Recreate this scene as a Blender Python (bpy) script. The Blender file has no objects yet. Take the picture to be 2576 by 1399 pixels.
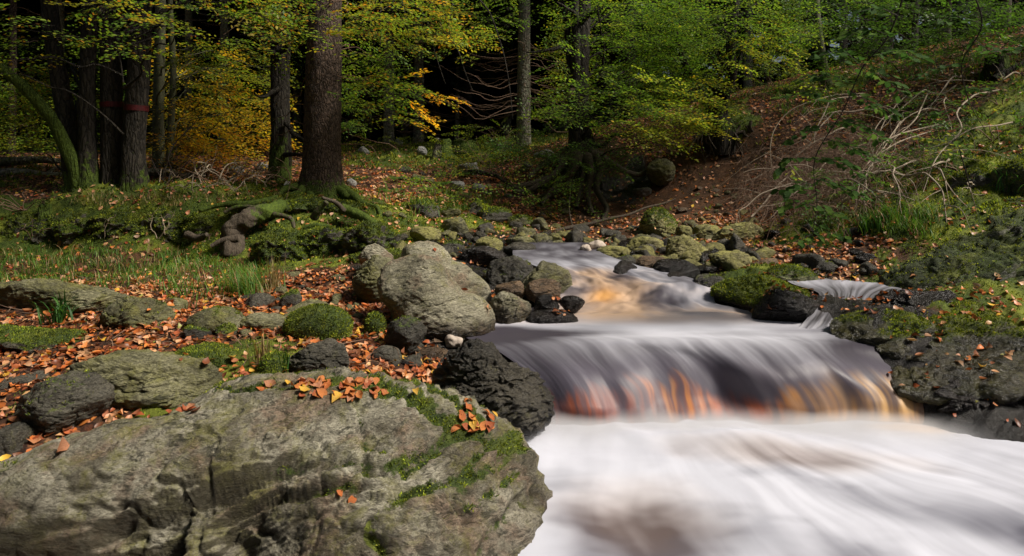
import bpy, math, random
import numpy as np

import time as _time
_t0 = _time.time()
_print = print
def print(*a): _print('%.1f' % (_time.time() - _t0), *a)
rng = np.random.default_rng(7)
random.seed(7)
S = bpy.context.scene
COL = S.collection

# ------------------------------------------------------------------ camera
F, HX, HY, H = 1717.0, 1288.0, 400.0, 1.8      # picture units: 2576 x 1399
cam = bpy.data.cameras.new('camera')
cam.sensor_width = 36.0
cam.lens = 36.0 * F / 2576.0
cam.shift_y = -(699.5 - HY) / 2576.0
cam.clip_start = 0.05
cam.clip_end = 500
camo = bpy.data.objects.new('camera', cam)
COL.objects.link(camo)
camo.location = (0, 0, H)
camo.rotation_euler = (math.pi / 2, 0, 0)
S.camera = camo

# ------------------------------------------------------------------ light
SUN = np.array([0.86, -0.24, 1.0])
SUN = SUN / np.linalg.norm(SUN)
elev = math.asin(SUN[2])
azim = math.atan2(SUN[0], SUN[1])
world = bpy.data.worlds.new('World')
S.world = world
world.use_nodes = True
wt = world.node_tree
sky = wt.nodes.new('ShaderNodeTexSky')
sky.sky_type = 'NISHITA'
sky.sun_disc = False
sky.sun_elevation = elev
sky.sun_rotation = azim
sky.dust_density = 4.0
sky.air_density = 1.0
bg = wt.nodes['Background']
wt.links.new(sky.outputs[0], bg.inputs[0])
bg.inputs[1].default_value = 0.05
sl = bpy.data.lights.new('sun', 'SUN')
sl.energy = 5.0
sl.angle = math.radians(13)
sl.color = (1.0, 0.93, 0.82)
so = bpy.data.objects.new('sun', sl)
COL.objects.link(so)
from mathutils import Vector, Matrix
so.rotation_euler = Vector(-SUN).to_track_quat('-Z', 'Y').to_euler()
S.view_settings.view_transform = 'Standard'
S.view_settings.look = 'None'
S.view_settings.gamma = 1
S.view_settings.use_curve_mapping = False
S.view_settings.exposure = 0.25
S.cycles.max_bounces = 5
S.cycles.diffuse_bounces = 3
S.cycles.glossy_bounces = 2
S.cycles.transmission_bounces = 2
S.cycles.transparent_max_bounces = 4
S.cycles.use_adaptive_sampling = True
S.cycles.adaptive_threshold = 0.02
S.cycles.use_denoising = True
S.cycles.caustics_reflective = False
S.cycles.caustics_refractive = False


def at(px, py, Y):
    return np.array([(px - HX) / F * Y, Y, H - (py - HY) / F * Y])


# ------------------------------------------------------------------ noise
_g = np.random.default_rng(11).normal(size=(256, 3))
_g /= np.linalg.norm(_g, axis=1)[:, None]
_g = _g.astype(np.float32)


def _hash(ix, iy, iz, seed):
    with np.errstate(over='ignore'):
        h = (ix.astype(np.uint32) * np.uint32(374761393) + iy.astype(np.uint32) * np.uint32(668265263)
             + iz.astype(np.uint32) * np.uint32(2147483647 - 5) + np.uint32((seed * 144665 + 77) & 0xffffffff))
        h = (h ^ (h >> np.uint32(13))) * np.uint32(1274126177)
        return (h ^ (h >> np.uint32(16))) & np.uint32(255)


def perlin(P, seed=0):
    P = np.asarray(P, dtype=np.float32)
    I = np.floor(P).astype(np.int32)
    f = P - I
    u = f * f * f * (f * (f * 6 - 15) + 10)
    out = np.zeros(len(P), np.float32)
    for dx in (0, 1):
        wx = u[:, 0] if dx else 1 - u[:, 0]
        for dy in (0, 1):
            wy = u[:, 1] if dy else 1 - u[:, 1]
            for dz in (0, 1):
                wz = u[:, 2] if dz else 1 - u[:, 2]
                g = _g[_hash(I[:, 0] + dx, I[:, 1] + dy, I[:, 2] + dz, seed)]
                out += wx * wy * wz * ((f[:, 0] - dx) * g[:, 0] + (f[:, 1] - dy) * g[:, 1] + (f[:, 2] - dz) * g[:, 2])
    return out * 1.6


def fbm(P, o=4, seed=0, gain=0.5, ridged=False):
    out = 0
    a = 1.0
    tot = 0
    P = np.asarray(P, dtype=np.float32)
    for k in range(o):
        n = perlin(P, seed + k * 17)
        if ridged:
            n = 1 - 2 * np.abs(n)
        out = out + a * n
        tot += a
        a *= gain
        P = P * 2.03 + 3.7
    return out / tot


def sm(a, b, x):
    t = np.clip((x - a) / (b - a), 0, 1)
    return t * t * (3 - 2 * t)


# ------------------------------------------------------------------ meshes
def tag(o, label=None, cat=None, group=None, kind=None):
    if label: o['label'] = label
    if cat: o['category'] = cat
    if group: o['group'] = group
    if kind: o['kind'] = kind
    return o


def mesh(name, V, Fc, mat, smooth=True, col=None, attrs=None, uv=None):
    V = np.ascontiguousarray(V, dtype=np.float32)
    Fc = np.ascontiguousarray(Fc, dtype=np.int32)
    k = Fc.shape[1]
    me = bpy.data.meshes.new(name)
    me.vertices.add(len(V))
    me.vertices.foreach_set('co', V.ravel())
    me.loops.add(Fc.size)
    me.loops.foreach_set('vertex_index', Fc.ravel())
    me.polygons.add(len(Fc))
    me.polygons.foreach_set('loop_start', np.arange(0, Fc.size, k, dtype=np.int32))
    me.polygons.foreach_set('use_smooth', np.full(len(Fc), smooth))
    me.update(calc_edges=True)
    if col is not None:
        a = me.attributes.new('Col', 'FLOAT_COLOR', 'POINT')
        c = np.ones((len(V), 4), np.float32)
        c[:, :3] = col
        a.data.foreach_set('color', c.ravel())
    for n, v in (attrs or {}).items():
        a = me.attributes.new(n, 'FLOAT', 'POINT')
        a.data.foreach_set('value', np.ascontiguousarray(v, dtype=np.float32))
    me.materials.append(mat)
    return me


def mk(name, V, Fc, mat, parent=None, origin=None, **kw):
    V = np.asarray(V, dtype=np.float32)
    if parent is not None:
        org = np.array(parent['_o'])
    elif origin is not None:
        org = np.array(origin, dtype=np.float32)
    else:
        org = np.zeros(3)
    me = mesh(name, V - org, Fc, mat, **kw)
    o = bpy.data.objects.new(name, me)
    COL.objects.link(o)
    if parent is not None:
        o.parent = parent
        o['_o'] = [float(x) for x in org]
    else:
        o.location = org
        o['_o'] = [float(x) for x in org]
    return o


def empty(name, loc, label, cat, group=None):
    o = bpy.data.objects.new(name, None)
    o.empty_display_size = 0.1
    COL.objects.link(o)
    o.location = [float(v) for v in loc]
    o['_o'] = [float(v) for v in loc]
    return tag(o, label, cat, group)


def vnormals(V, T):
    n = np.cross(V[T[:, 1]] - V[T[:, 0]], V[T[:, 2]] - V[T[:, 0]])
    N = np.zeros_like(V)
    for c in range(3):
        for k in range(T.shape[1]):
            N[:, c] += np.bincount(T[:, k], weights=n[:, c], minlength=len(V))
    return N / (np.linalg.norm(N, axis=1)[:, None] + 1e-9)


def inst(tv, tf, M, T):
    V = np.einsum('nij,vj->nvi', M, tv) + T[:, None, :]
    Fc = tf[None] + (np.arange(len(M)) * len(tv))[:, None, None]
    return V.reshape(-1, 3), Fc.reshape(-1, tf.shape[1])


def norm(a):
    return a / (np.linalg.norm(a, axis=-1, keepdims=True) + 1e-9)


def frames(y, zup):
    """rotation matrices whose columns are x,y,z with y along given dir"""
    y = norm(y)
    x = norm(np.cross(y, zup))
    z = np.cross(x, y)
    return np.stack([x, y, z], axis=-1)


class Bag:
    def __init__(s): s.V = []; s.F = []; s.C = []; s.n = 0
    def add(s, V, Fc, C=None):
        if len(V) == 0: return
        s.V.append(V); s.F.append(Fc + s.n); s.n += len(V)
        if C is not None: s.C.append(C)
    def build(s, name, mat, **kw):
        if not s.V: return None
        c = np.concatenate(s.C) if s.C else None
        return mk(name, np.concatenate(s.V), np.concatenate(s.F), mat, col=c, **kw)


# ------------------------------------------------------------------ materials
class NT:
    def __init__(s, name):
        s.m = bpy.data.materials.new(name)
        s.m.use_nodes = True
        s.t = s.m.node_tree
        s.t.nodes.clear()
    def n(s, ty, props=None, **ins):
        nd = s.t.nodes.new('ShaderNode' + ty)
        for k, v in (props or {}).items(): setattr(nd, k, v)
        for k, v in ins.items():
            key = k.replace('_', ' ')
            sock = nd.inputs[int(k[1:])] if (k[0] == 'i' and k[1:].isdigit()) else nd.inputs[key]
            if isinstance(v, bpy.types.NodeSocket): s.t.links.new(v, sock)
            else: sock.default_value = v
        return nd
    def attr(s, name, out='Fac'):
        return s.n('Attribute', dict(attribute_name=name)).outputs[out]
    def noise(s, vec, scale, detail=5, rough=0.55, dist=0.0, out='Fac'):
        return s.n('TexNoise', Vector=vec, Scale=scale, Detail=detail, Roughness=rough, Distortion=dist).outputs[out]
    def ramp(s, fac, stops):
        nd = s.n('ValToRGB', i0=fac)
        e = nd.color_ramp.elements
        while len(e) < len(stops): e.new(0.5)
        for q, (p, c) in zip(e, stops):
            q.position = p
            q.color = (c, c, c, 1) if not hasattr(c, '__len__') else tuple(c) + (1,)
        return nd.outputs[0]
    def mix(s, fac, a, b, mode='MIX'):
        nd = s.n('Mix', dict(data_type='RGBA', blend_type=mode))
        for i, v in ((0, fac), (6, a), (7, b)):
            if isinstance(v, bpy.types.NodeSocket): s.t.links.new(v, nd.inputs[i])
            else: nd.inputs[i].default_value = v if i == 0 else (tuple(v) + (1,) if len(v) == 3 else v)
        return nd.outputs[2]
    def math(s, op, a, b=0.0, c=None):
        nd = s.n('Math', dict(operation=op), i0=a, i1=b)
        if c is not None:
            if isinstance(c, bpy.types.NodeSocket): s.t.links.new(c, nd.inputs[2])
            else: nd.inputs[2].default_value = c
        return nd.outputs[0]
    def bump(s, h, strength, dist, prev=None):
        nd = s.n('Bump', Height=h, Strength=strength, Distance=dist)
        if prev is not None: s.t.links.new(prev, nd.inputs['Normal'])
        return nd.outputs[0]
    def out(s, sh):
        o = s.n('OutputMaterial')
        s.t.links.new(sh, o.inputs[0])
        return s.m
    def coord(s, rnd=True, out='Object'):
        c = s.n('TexCoord').outputs[out]
        if not rnd: return c
        r = s.n('ObjectInfo').outputs['Random']
        r = s.math('MULTIPLY', r, 37.0)
        return s.n('VectorMath', dict(operation='ADD'), i0=c, i1=s.n('CombineXYZ', X=r, Y=r, Z=r).outputs[0]).outputs[0]


MOSS1, MOSS2, MOSS3 = (0.03, 0.05, 0.008), (0.10, 0.145, 0.016), (0.25, 0.28, 0.03)


def rock_mat(name, dark, light, lichen=(0.24, 0.23, 0.05), lich=0.5, rough=0.75, fol=(0.35, -0.35, 0.2), bump=1.25, fscale=8, warm=None):
    t = NT(name)
    c = t.coord()
    mp = t.n('Mapping', Vector=c, Rotation=(fol[0], fol[1], fol[2]), Scale=(1, 1, 3.2)).outputs[0]
    n1 = t.noise(c, 2.3, 6, 0.6)
    nf = t.noise(mp, fscale, 9, 0.68, 0.9)
    n3 = t.noise(mp, fscale * 5, 6, 0.7, 0.4)
    base = t.mix(t.ramp(n1, [(0.38, 0.0), (0.60, 1.0)]), dark, light)
    if warm: base = t.mix(t.ramp(t.noise(c, 3.7, 4, 0.6), [(0.5, 0.0), (0.62, 0.8)]), base, warm)
    base = t.mix(t.ramp(n3, [(0.36, 0.8), (0.56, 0.0)]), base, tuple(0.5 * v for v in dark))
    base = t.mix(t.ramp(t.noise(c, 55, 3, 0.6), [(0.58, 0.0), (0.75, 0.35)]), base, tuple(min(1, 1.6 * v) for v in light))
    lm = t.math('MULTIPLY', t.ramp(t.noise(c, 5.5, 9, 0.78, 0.5), [(0.62 - 0.28 * lich, 0.0), (0.8 - 0.28 * lich, 1.0)]), 0.85 if lich > 0 else 0.0)
    base = t.mix(lm, base, lichen)
    crack = t.ramp(nf, [(0.37, 0.0), (0.44, 1.0)])
    base = t.mix(t.math('MULTIPLY', t.math('SUBTRACT', 1.0, crack), 0.75), base, (0.022, 0.022, 0.010))
    fm = t.attr('film_shade')  # dark biofilm together with shade painted into the rock colour
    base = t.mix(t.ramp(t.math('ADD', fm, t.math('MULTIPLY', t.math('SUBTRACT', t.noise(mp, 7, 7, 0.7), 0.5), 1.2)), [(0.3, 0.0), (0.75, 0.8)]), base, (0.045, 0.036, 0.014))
    mossc = t.mix(t.ramp(t.noise(c, 30, 6, 0.7), [(0.35, 0.0), (0.7, 1.0)]), MOSS1, MOSS2)
    mossc = t.mix(t.ramp(t.noise(c, 3.0, 3), [(0.48, 0.0), (0.7, 0.8)]), mossc, MOSS3)
    mm = t.attr('moss')
    mm2 = t.ramp(t.math('ADD', mm, t.math('MULTIPLY', t.math('SUBTRACT', t.noise(c, 22, 6, 0.7), 0.5), 1.1)), [(0.42, 0.0), (0.56, 1.0)])
    base = t.mix(mm2, base, mossc)
    wet = t.attr('wet')
    base = t.mix(t.math('MULTIPLY', wet, 0.93), base, t.mix(1.0, base, (0.22, 0.18, 0.17), 'MULTIPLY'))
    rg = t.math('ADD', rough, t.math('MULTIPLY', wet, 0.24 - rough))
    rg = t.math('MAXIMUM', rg, t.math('MULTIPLY', mm2, 0.8))
    b = t.bump(nf, 1.0, 0.075 * bump)
    b = t.bump(n3, 1.0, 0.014 * bump, b)
    b = t.bump(t.noise(c, 120, 4, 0.7), 0.5, 0.006, b)
    p = t.n('BsdfPrincipled', Base_Color=base, Roughness=rg, Normal=b)
    return t.out(p.outputs[0])


M_ROCK = rock_mat('grey_green_rock', (0.11, 0.105, 0.05), (0.33, 0.31, 0.18), lich=0.6)
M_PALE = rock_mat('pale_rock', (0.24, 0.22, 0.14), (0.60, 0.55, 0.40), lich=0.4, warm=(0.30, 0.20, 0.13))
M_HERO = rock_mat('hero_rock', (0.11, 0.092, 0.055), (0.56, 0.52, 0.40), lich=0.5, fol=(0.3, -0.5, 0.1), warm=(0.32, 0.22, 0.15), fscale=7, bump=1.5)
M_YEL = rock_mat('lichen_rock', (0.13, 0.12, 0.05), (0.38, 0.34, 0.15), lichen=(0.34, 0.32, 0.08), lich=0.75)
M_DARK = rock_mat('dark_rock', (0.05, 0.045, 0.035), (0.15, 0.135, 0.10), lich=0.18, rough=0.55)
M_WET = rock_mat('wet_rock', (0.022, 0.020, 0.02), (0.10, 0.085, 0.075), lich=-0.4, rough=0.30)
M_BROWN = rock_mat('brown_rock', (0.09, 0.055, 0.03), (0.28, 0.18, 0.10), lich=0.1, rough=0.5)
M_SLAB = rock_mat('slab_rock', (0.065, 0.075, 0.03), (0.27, 0.27, 0.15), lichen=(0.30, 0.32, 0.07), lich=0.5, fol=(0.9, -0.5, 0.3), fscale=5, bump=1.4)
M_WHITE = rock_mat('white_rock', (0.3, 0.3, 0.28), (0.62, 0.6, 0.56), lich=0.1)


def leaf_mat(name, trans=0.45, rough=0.5):
    t = NT(name)
    c = t.attr('Col', 'Color')
    p = t.n('BsdfPrincipled', Base_Color=c, Roughness=rough)
    p.inputs['Specular IOR Level'].default_value = 0.3
    tr = t.n('BsdfTranslucent', Color=t.mix(1.0, c, (1.7, 1.6, 0.9), 'MULTIPLY'))
    return t.out(t.n('MixShader', i0=trans, i1=p.outputs[0], i2=tr.outputs[0]).outputs[0])


M_LEAF = leaf_mat('foliage_leaf', 0.5)
M_LITTER = leaf_mat('litter_leaf', 0.12, 0.42)
M_MOSS = leaf_mat('moss_tuft', 0.3, 0.8)
M_GRASS = leaf_mat('grass_blade', 0.35, 0.5)
M_NEEDLE = leaf_mat('needle', 0.15, 0.7)


def plain(name, col, rough=0.8, trans=0.0, var=0.35, spec=0.3, scale=20):
    t = NT(name)
    c = t.coord()
    base = t.mix(t.ramp(t.noise(c, scale, 5, 0.65), [(0.3, 0.0), (0.7, 1.0)]), tuple(v * (1 - var) for v in col), tuple(min(1, v * (1 + var)) for v in col))
    p = t.n('BsdfPrincipled', Base_Color=base, Roughness=rough, Normal=t.bump(t.noise(c, scale * 3, 5, 0.7), 0.5, 0.01))
    p.inputs['Specular IOR Level'].default_value = spec
    sh = p.outputs[0]
    if trans:
        tr = t.n('BsdfTranslucent', Color=base)
        sh = t.n('MixShader', i0=trans, i1=sh, i2=tr.outputs[0]).outputs[0]
    return t.out(sh)


LIT = [(0.50, 0.17, 0.045), (0.33, 0.085, 0.03), (0.52, 0.28, 0.14), (0.46, 0.20, 0.10), (0.13, 0.045, 0.02), (0.62, 0.36, 0.05), (0.42, 0.12, 0.03)]
M_SINGLE = [plain('fallen_leaf_%d' % i, c, 0.45, 0.1, 0.25, 0.4, 30) for i, c in enumerate(LIT)]
GRN = [(0.05, 0.115, 0.018), (0.075, 0.15, 0.025), (0.11, 0.19, 0.03), (0.035, 0.08, 0.015)]
M_GLEAF = [plain('green_leaf_%d' % i, c, 0.6, 0.45, 0.25, 0.12, 30) for i, c in enumerate(GRN + [(0.33, 0.34, 0.04), (0.42, 0.24, 0.03)])]


def bark_mat(name, dark, light, scale=14, stretch=0.35, moss=0.0, scaly=True, lichen=None, bump=1.0):
    t = NT(name)
    c = t.coord()
    mp = t.n('Mapping', Vector=c, Scale=(1, 1, stretch)).outputs[0]
    wv = t.n('VectorMath', dict(operation='MULTIPLY_ADD'), i0=t.noise(mp, scale * 0.7, 4, 0.6, out='Color'), i1=(0.12, 0.12, 0.12), i2=mp).outputs[0]
    v = t.n('TexVoronoi', dict(feature='DISTANCE_TO_EDGE'), Vector=wv, Scale=scale * 1.5).outputs['Distance']
    v2 = t.ramp(t.n('SeparateColor', i0=t.n('TexVoronoi', Vector=wv, Scale=scale * 1.5).outputs['Color']).outputs[0], [(0.0, 0.35), (1.0, 1.0)])
    n1 = t.noise(mp, scale * 2.2, 8, 0.7)
    base = t.mix(t.ramp(n1, [(0.3, 0.0), (0.7, 1.0)]), dark, light)
    if scaly:
        base = t.mix(0.45, base, t.mix(1.0, base, v2, 'MULTIPLY'))
        base = t.mix(t.ramp(v, [(0.0, 0.9), (0.12, 0.0)]), base, tuple(0.3 * q for q in dark))
    if lichen:
        base = t.mix(t.ramp(t.noise(c, 9, 8, 0.7), [(0.45, 0.0), (0.58, 0.85)]), base, lichen)
    mm = t.math('ADD', t.attr('moss'), t.math('MULTIPLY', t.math('SUBTRACT', t.noise(c, 12, 7, 0.7), 0.5), 1.6))
    mm = t.ramp(mm, [(0.42, 0.0), (0.6, 1.0)])
    mc = t.mix(t.ramp(t.noise(c, 40, 5, 0.7), [(0.35, 0.0), (0.7, 1.0)]), MOSS1, MOSS2)
    base = t.mix(mm, base, mc)
    h = t.math('ADD', t.math('MULTIPLY', t.ramp(v, [(0.0, 0.0), (0.25, 1.0)]), 1.0 if scaly else 0.15), t.math('MULTIPLY', n1, 0.8))
    b = t.bump(h, 0.9 * bump, 0.02)
    b = t.bump(t.noise(c, 90, 4, 0.7), 0.5, 0.008, b)
    p = t.n('BsdfPrincipled', Base_Color=base, Roughness=0.85, Normal=b)
    p.inputs['Specular IOR Level'].default_value = 0.25
    return t.out(p.outputs[0])


M_SPRUCE = bark_mat('spruce_bark', (0.040, 0.028, 0.022), (0.17, 0.115, 0.085), 16, 0.45)
M_DKBARK = bark_mat('dark_bark', (0.018, 0.015, 0.012), (0.06, 0.05, 0.036), 12, 0.25)
M_BEECH = bark_mat('beech_bark', (0.05, 0.05, 0.03), (0.14, 0.135, 0.085), 8, 0.5, scaly=False, lichen=(0.10, 0.11, 0.05))
M_PALEBARK = bark_mat('pale_spruce_bark', (0.17, 0.145, 0.11), (0.44, 0.39, 0.31), 11, 0.6, lichen=(0.24, 0.25, 0.18))
M_DEAD = bark_mat('dead_wood', (0.16, 0.125, 0.09), (0.46, 0.38, 0.28), 20, 0.3, scaly=False)
M_ROOT = bark_mat('root_bark', (0.03, 0.024, 0.018), (0.11, 0.085, 0.06), 16, 0.4, scaly=False)
M_TWIG = plain('brown_twig', (0.19, 0.12, 0.08), 0.8)
M_TWIGL = plain('pale_twig', (0.34, 0.27, 0.19), 0.75)
M_TWIGD = plain('dark_twig', (0.03, 0.022, 0.018), 0.8)
M_RED = plain('red_paint', (0.055, 0.003, 0.004), 0.6, var=0.5)
M_FOAM = plain('foam_lump', (0.42, 0.35, 0.29), 0.7, var=0.15)


def ground_mat():
    t = NT('forest_floor')
    c = t.coord(False)
    soil = t.mix(t.ramp(t.noise(c, 5, 8, 0.7), [(0.35, 0.0), (0.65, 1.0)]), (0.030, 0.016, 0.008), (0.13, 0.060, 0.026))
    vo = t.n('TexVoronoi', Vector=t.n('VectorMath', dict(operation='MULTIPLY_ADD'), i0=t.noise(c, 20, 3, out='Color'), i1=(0.06, 0.06, 0.06), i2=c).outputs[0], Scale=19.0)
    lr = t.n('SeparateColor', i0=vo.outputs['Color']).outputs[0]
    leafc = t.ramp(lr, [(0.0, (0.05, 0.02, 0.012)), (0.35, (0.15, 0.05, 0.022)), (0.6, (0.30, 0.11, 0.045)), (0.85, (0.42, 0.22, 0.10)), (1.0, (0.12, 0.04, 0.02))])
    leafc = t.mix(t.ramp(vo.outputs['Distance'], [(0.25, 0.0), (0.55, 0.85)]), leafc, (0.02, 0.010, 0.006))
    moss = t.mix(t.ramp(t.noise(c, 28, 7, 0.72), [(0.35, 0.0), (0.68, 1.0)]), MOSS1, MOSS2)
    moss = t.mix(t.ramp(t.noise(c, 2.1, 3), [(0.47, 0.0), (0.66, 0.9)]), moss, MOSS3)
    wetc = t.mix(t.ramp(t.noise(c, 9, 7, 0.7), [(0.35, 0.0), (0.7, 1.0)]), (0.008, 0.008, 0.008), (0.05, 0.045, 0.04))
    nz = t.math('MULTIPLY', t.math('SUBTRACT', t.noise(c, 7, 8, 0.7), 0.5), 1.4)
    base = t.mix(t.ramp(t.math('ADD', t.attr('leaf'), nz), [(0.35, 0.0), (0.6, 1.0)]), soil, leafc)
    mm = t.ramp(t.math('ADD', t.attr('moss'), nz), [(0.42, 0.0), (0.58, 1.0)])
    base = t.mix(mm, base, moss)
    ww = t.ramp(t.math('ADD', t.attr('wet'), t.math('MULTIPLY', nz, 0.4)), [(0.4, 0.0), (0.6, 1.0)])
    base = t.mix(ww, base, wetc)
    rg = t.math('SUBTRACT', 0.85, t.math('MULTIPLY', ww, 0.6))
    b = t.bump(t.noise(c, 14, 9, 0.75), 1.0, 0.05)
    b = t.bump(t.noise(c, 80, 5, 0.75), 0.9, 0.012, b)
    p = t.n('BsdfPrincipled', Base_Color=base, Roughness=rg, Normal=b)
    p.inputs['Specular IOR Level'].default_value = 0.3
    return t.out(p.outputs[0])


M_GROUND = ground_mat()

# ------------------------------------------------------------------ terrain
# (px, py, distance, cover)   l leaf  m moss  g grass  s soil  w wet rock
CP = '''
0 1000 4.15 l;100 900 4.63 l;300 850 5.0 l;600 900 4.6 m;800 935 4.35 l;1000 885 5.0 l;1110 850 5.4 w;450 850 5.0 l
700 745 6.2 l;300 740 6.2 l;0 760 5.9 g;850 750 6.1 l;900 830 5.35 l;520 760 6.0 l;150 820 5.3 l;-500 800 5.6 g;-500 1000 4.2 l
0 660 8.0 g;300 655 8.2 g;600 665 7.7 g;450 690 7.2 g;150 640 8.7 m;450 632 8.7 m;-400 640 8.6 m
200 505 9.0 m;450 505 8.9 m;0 510 9.1 m;-400 500 9.2 m;700 495 8.9 m;810 490 9.3 m;950 520 9.0 m;1000 575 8.6 m;1060 605 8.1 m
200 560 8.9 m;450 565 8.8 m;0 570 8.9 m
650 560 8.4 m;850 560 8.5 m;850 610 8.0 m;560 640 8.0 m;760 640 7.7 m;900 640 7.2 m;1000 650 7.0 w;1130 630 7.7 w
100 478 9.6 l;300 470 10.2 l;500 460 10.5 l;650 455 10.8 l;100 405 14 l;500 400 14 l;700 400 14 l;-400 400 14 l;300 372 20 m;700 372 20 m;-300 372 20 m
950 450 11 l;1000 500 10 l;1100 500 10.2 m;1100 560 9.2 m;1150 600 8.6 w;1000 400 14 m;1200 400 14 m;1200 450 12.3 l;1300 500 11 l;1250 560 9.8 m;1350 603 8.9 w
950 365 17 m;1100 365 17 m;1300 365 15.5 m;1400 395 12.8 l;1450 378 12.1 s;1380 450 11.8 l
1540 385 12.3 s;1520 470 12.0 w;1500 530 10.8 s;1450 592 9.5 s;1600 605 9.0 s;1620 540 10.6 s;1700 520 10.8 s;1700 450 11.7 s;1600 440 12.1 w;1620 370 12.5 l
1800 450 11.3 s;1850 400 11.6 s;1700 345 12.4 l;1830 305 12.1 m;1950 272 12.2 l;2080 222 13 m
1900 560 9.4 l;1950 500 10 l;2000 400 10.8 l;2100 300 11.5 l;2200 250 11.8 l;2400 180 11.3 l;2576 120 11 l;2900 60 11 l
2300 350 9.8 l;2200 450 9.0 m;2100 550 8.3 m;2450 350 9.0 m;2576 300 9.0 m;2576 420 7.8 m;2450 480 7.6 m;2300 560 7.3 m;2150 640 7.2 l;2050 600 7.9 m;2000 650 7.4 l
2210 698 6.7 m;2576 690 6.0 m;2400 720 6.1 m;2576 600 6.6 m;2900 500 6.6 m;2900 650 5.8 m
1900 700 6.9 m;1850 650 7.7 w;1700 625 8.2 s;1800 600 8.7 s;1560 640 7.8 w
2150 805 5.5 w;2300 900 4.95 w;2420 1010 4.6 w;2576 1060 4.5 w;2576 830 5.2 m;2450 900 5.0 w;2900 900 5.0 w;2000 770 5.95 w
'''
XYZ = []
COV = []
for tok in CP.replace('\n', ';').split(';'):
    q = tok.split()
    if len(q) == 4:
        XYZ.append(at(float(q[0]), float(q[1]), float(q[2])))
        COV.append(q[3])
# points given in the place itself: x y z cover
for x, y, z, c in [
    (-1.4, 3.3, -0.15, 'w'), (-3.2, 3.4, 0.30, 'l'), (-3.2, 2.4, -0.25, 'l'), (-2.4, 2.6, -0.35, 'l'), (-1.5, 2.0, -0.15, 'w'), (-3.5, 0.5, 0.3, 'l'), (-1.2, 0.3, -0.1, 'w'),
    (0.4, 4.1, -0.45, 'w'), (1.2, 3.0, -0.5, 'w'), (2.5, 3.6, -0.4, 'w'), (1.2, 1.5, -0.5, 'w'), (2.8, 1.8, -0.4, 'w'), (2.2, 0.0, -0.4, 'w'), (4.2, 4.0, -0.25, 'w'), (5.2, 2.4, 0.4, 'm'), (5.5, 4.6, 0.6, 'm'), (5.0, 0, 0.5, 'm'),
    (0.3, 4.5, -0.35, 'w'), (1.5, 4.6, -0.35, 'w'), (2.6, 4.55, -0.3, 'w'),
    (0.45, 5.1, 0.15, 'w'), (1.2, 5.1, 0.18, 'w'), (2.2, 5.1, 0.18, 'w'), (0.1, 5.5, 0.16, 'w'), (0.9, 5.5, 0.15, 'w'), (1.8, 5.55, 0.15, 'w'), (2.5, 5.6, 0.25, 'w'),
    (1.2, 6.1, 0.2, 'w'), (0.6, 6.0, 0.22, 'w'), (1.8, 6.2, 0.25, 'w'), (1.1, 6.7, 0.32, 'w'), (1.7, 6.8, 0.35, 'w'), (0.8, 7.2, 0.45, 'w'), (0.3, 7.6, 0.52, 'w'), (0.9, 7.8, 0.55, 'w'), (0.2, 8.4, 0.58, 'w'), (0.9, 8.5, 0.6, 'w'), (0.0, 6.7, 0.5, 'w'),
    (3.2, 6.5, 0.48, 'w'), (3.8, 6.4, 0.5, 'w'),
    (-8, 25, 2.4, 'l'), (0, 24, 2.25, 'l'), (8, 22, 3.6, 'l'), (12, 16, 4.6, 'l'), (-20, 25, 2.6, 'l'), (0, 45, 2.6, 'l'), (-25, 45, 3, 'l'), (25, 45, 6, 'l'), (5, 18, 3.0, 'l'), (6.5, 15, 3.7, 'l'), (9.5, 13, 4.3, 'l'), (14, 8, 5, 'l'), (18, 20, 6.5, 'l'),
    (0, 65, 3, 'l'), (-12, 8, 1.6, 'l'), (-12, 0, 1.2, 'l'), (-8, 3, 0.9, 'l'), (-8, -6, 1, 'l'), (0, -8, 0, 'l'), (9, -3, 2, 'l'), (12, 2, 4, 'l'), (6, -12, 1.5, 'l'), (0, -30, 3, 'l'), (-30, -10, 3, 'l'), (30, -10, 8, 'l'), (-45, 20, 4, 'l'), (45, 20, 9, 'l'), (0, -60, 3, 'l')]:
    XYZ.append(np.array([x, y, z])); COV.append(c)
XYZ = np.array(XYZ)
CXY = XYZ[:, :2]


def _phi(A):
    d = A[:, None, :] - CXY[None]
    return np.sqrt((d ** 2).sum(-1) + 0.02)


_n = len(CXY)
_A = np.zeros((_n + 3, _n + 3))
_A[:_n, :_n] = _phi(CXY) - np.eye(_n) * 0.02
_A[:_n, _n] = _A[_n, :_n] = 1
_A[:_n, _n + 1:] = CXY
_A[_n + 1:, :_n] = CXY.T
_w = np.linalg.solve(_A, np.concatenate([XYZ[:, 2], np.zeros(3)]))
KIND = {k: np.array([c == k for c in COV], float) for k in 'lmgsw'}


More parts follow.
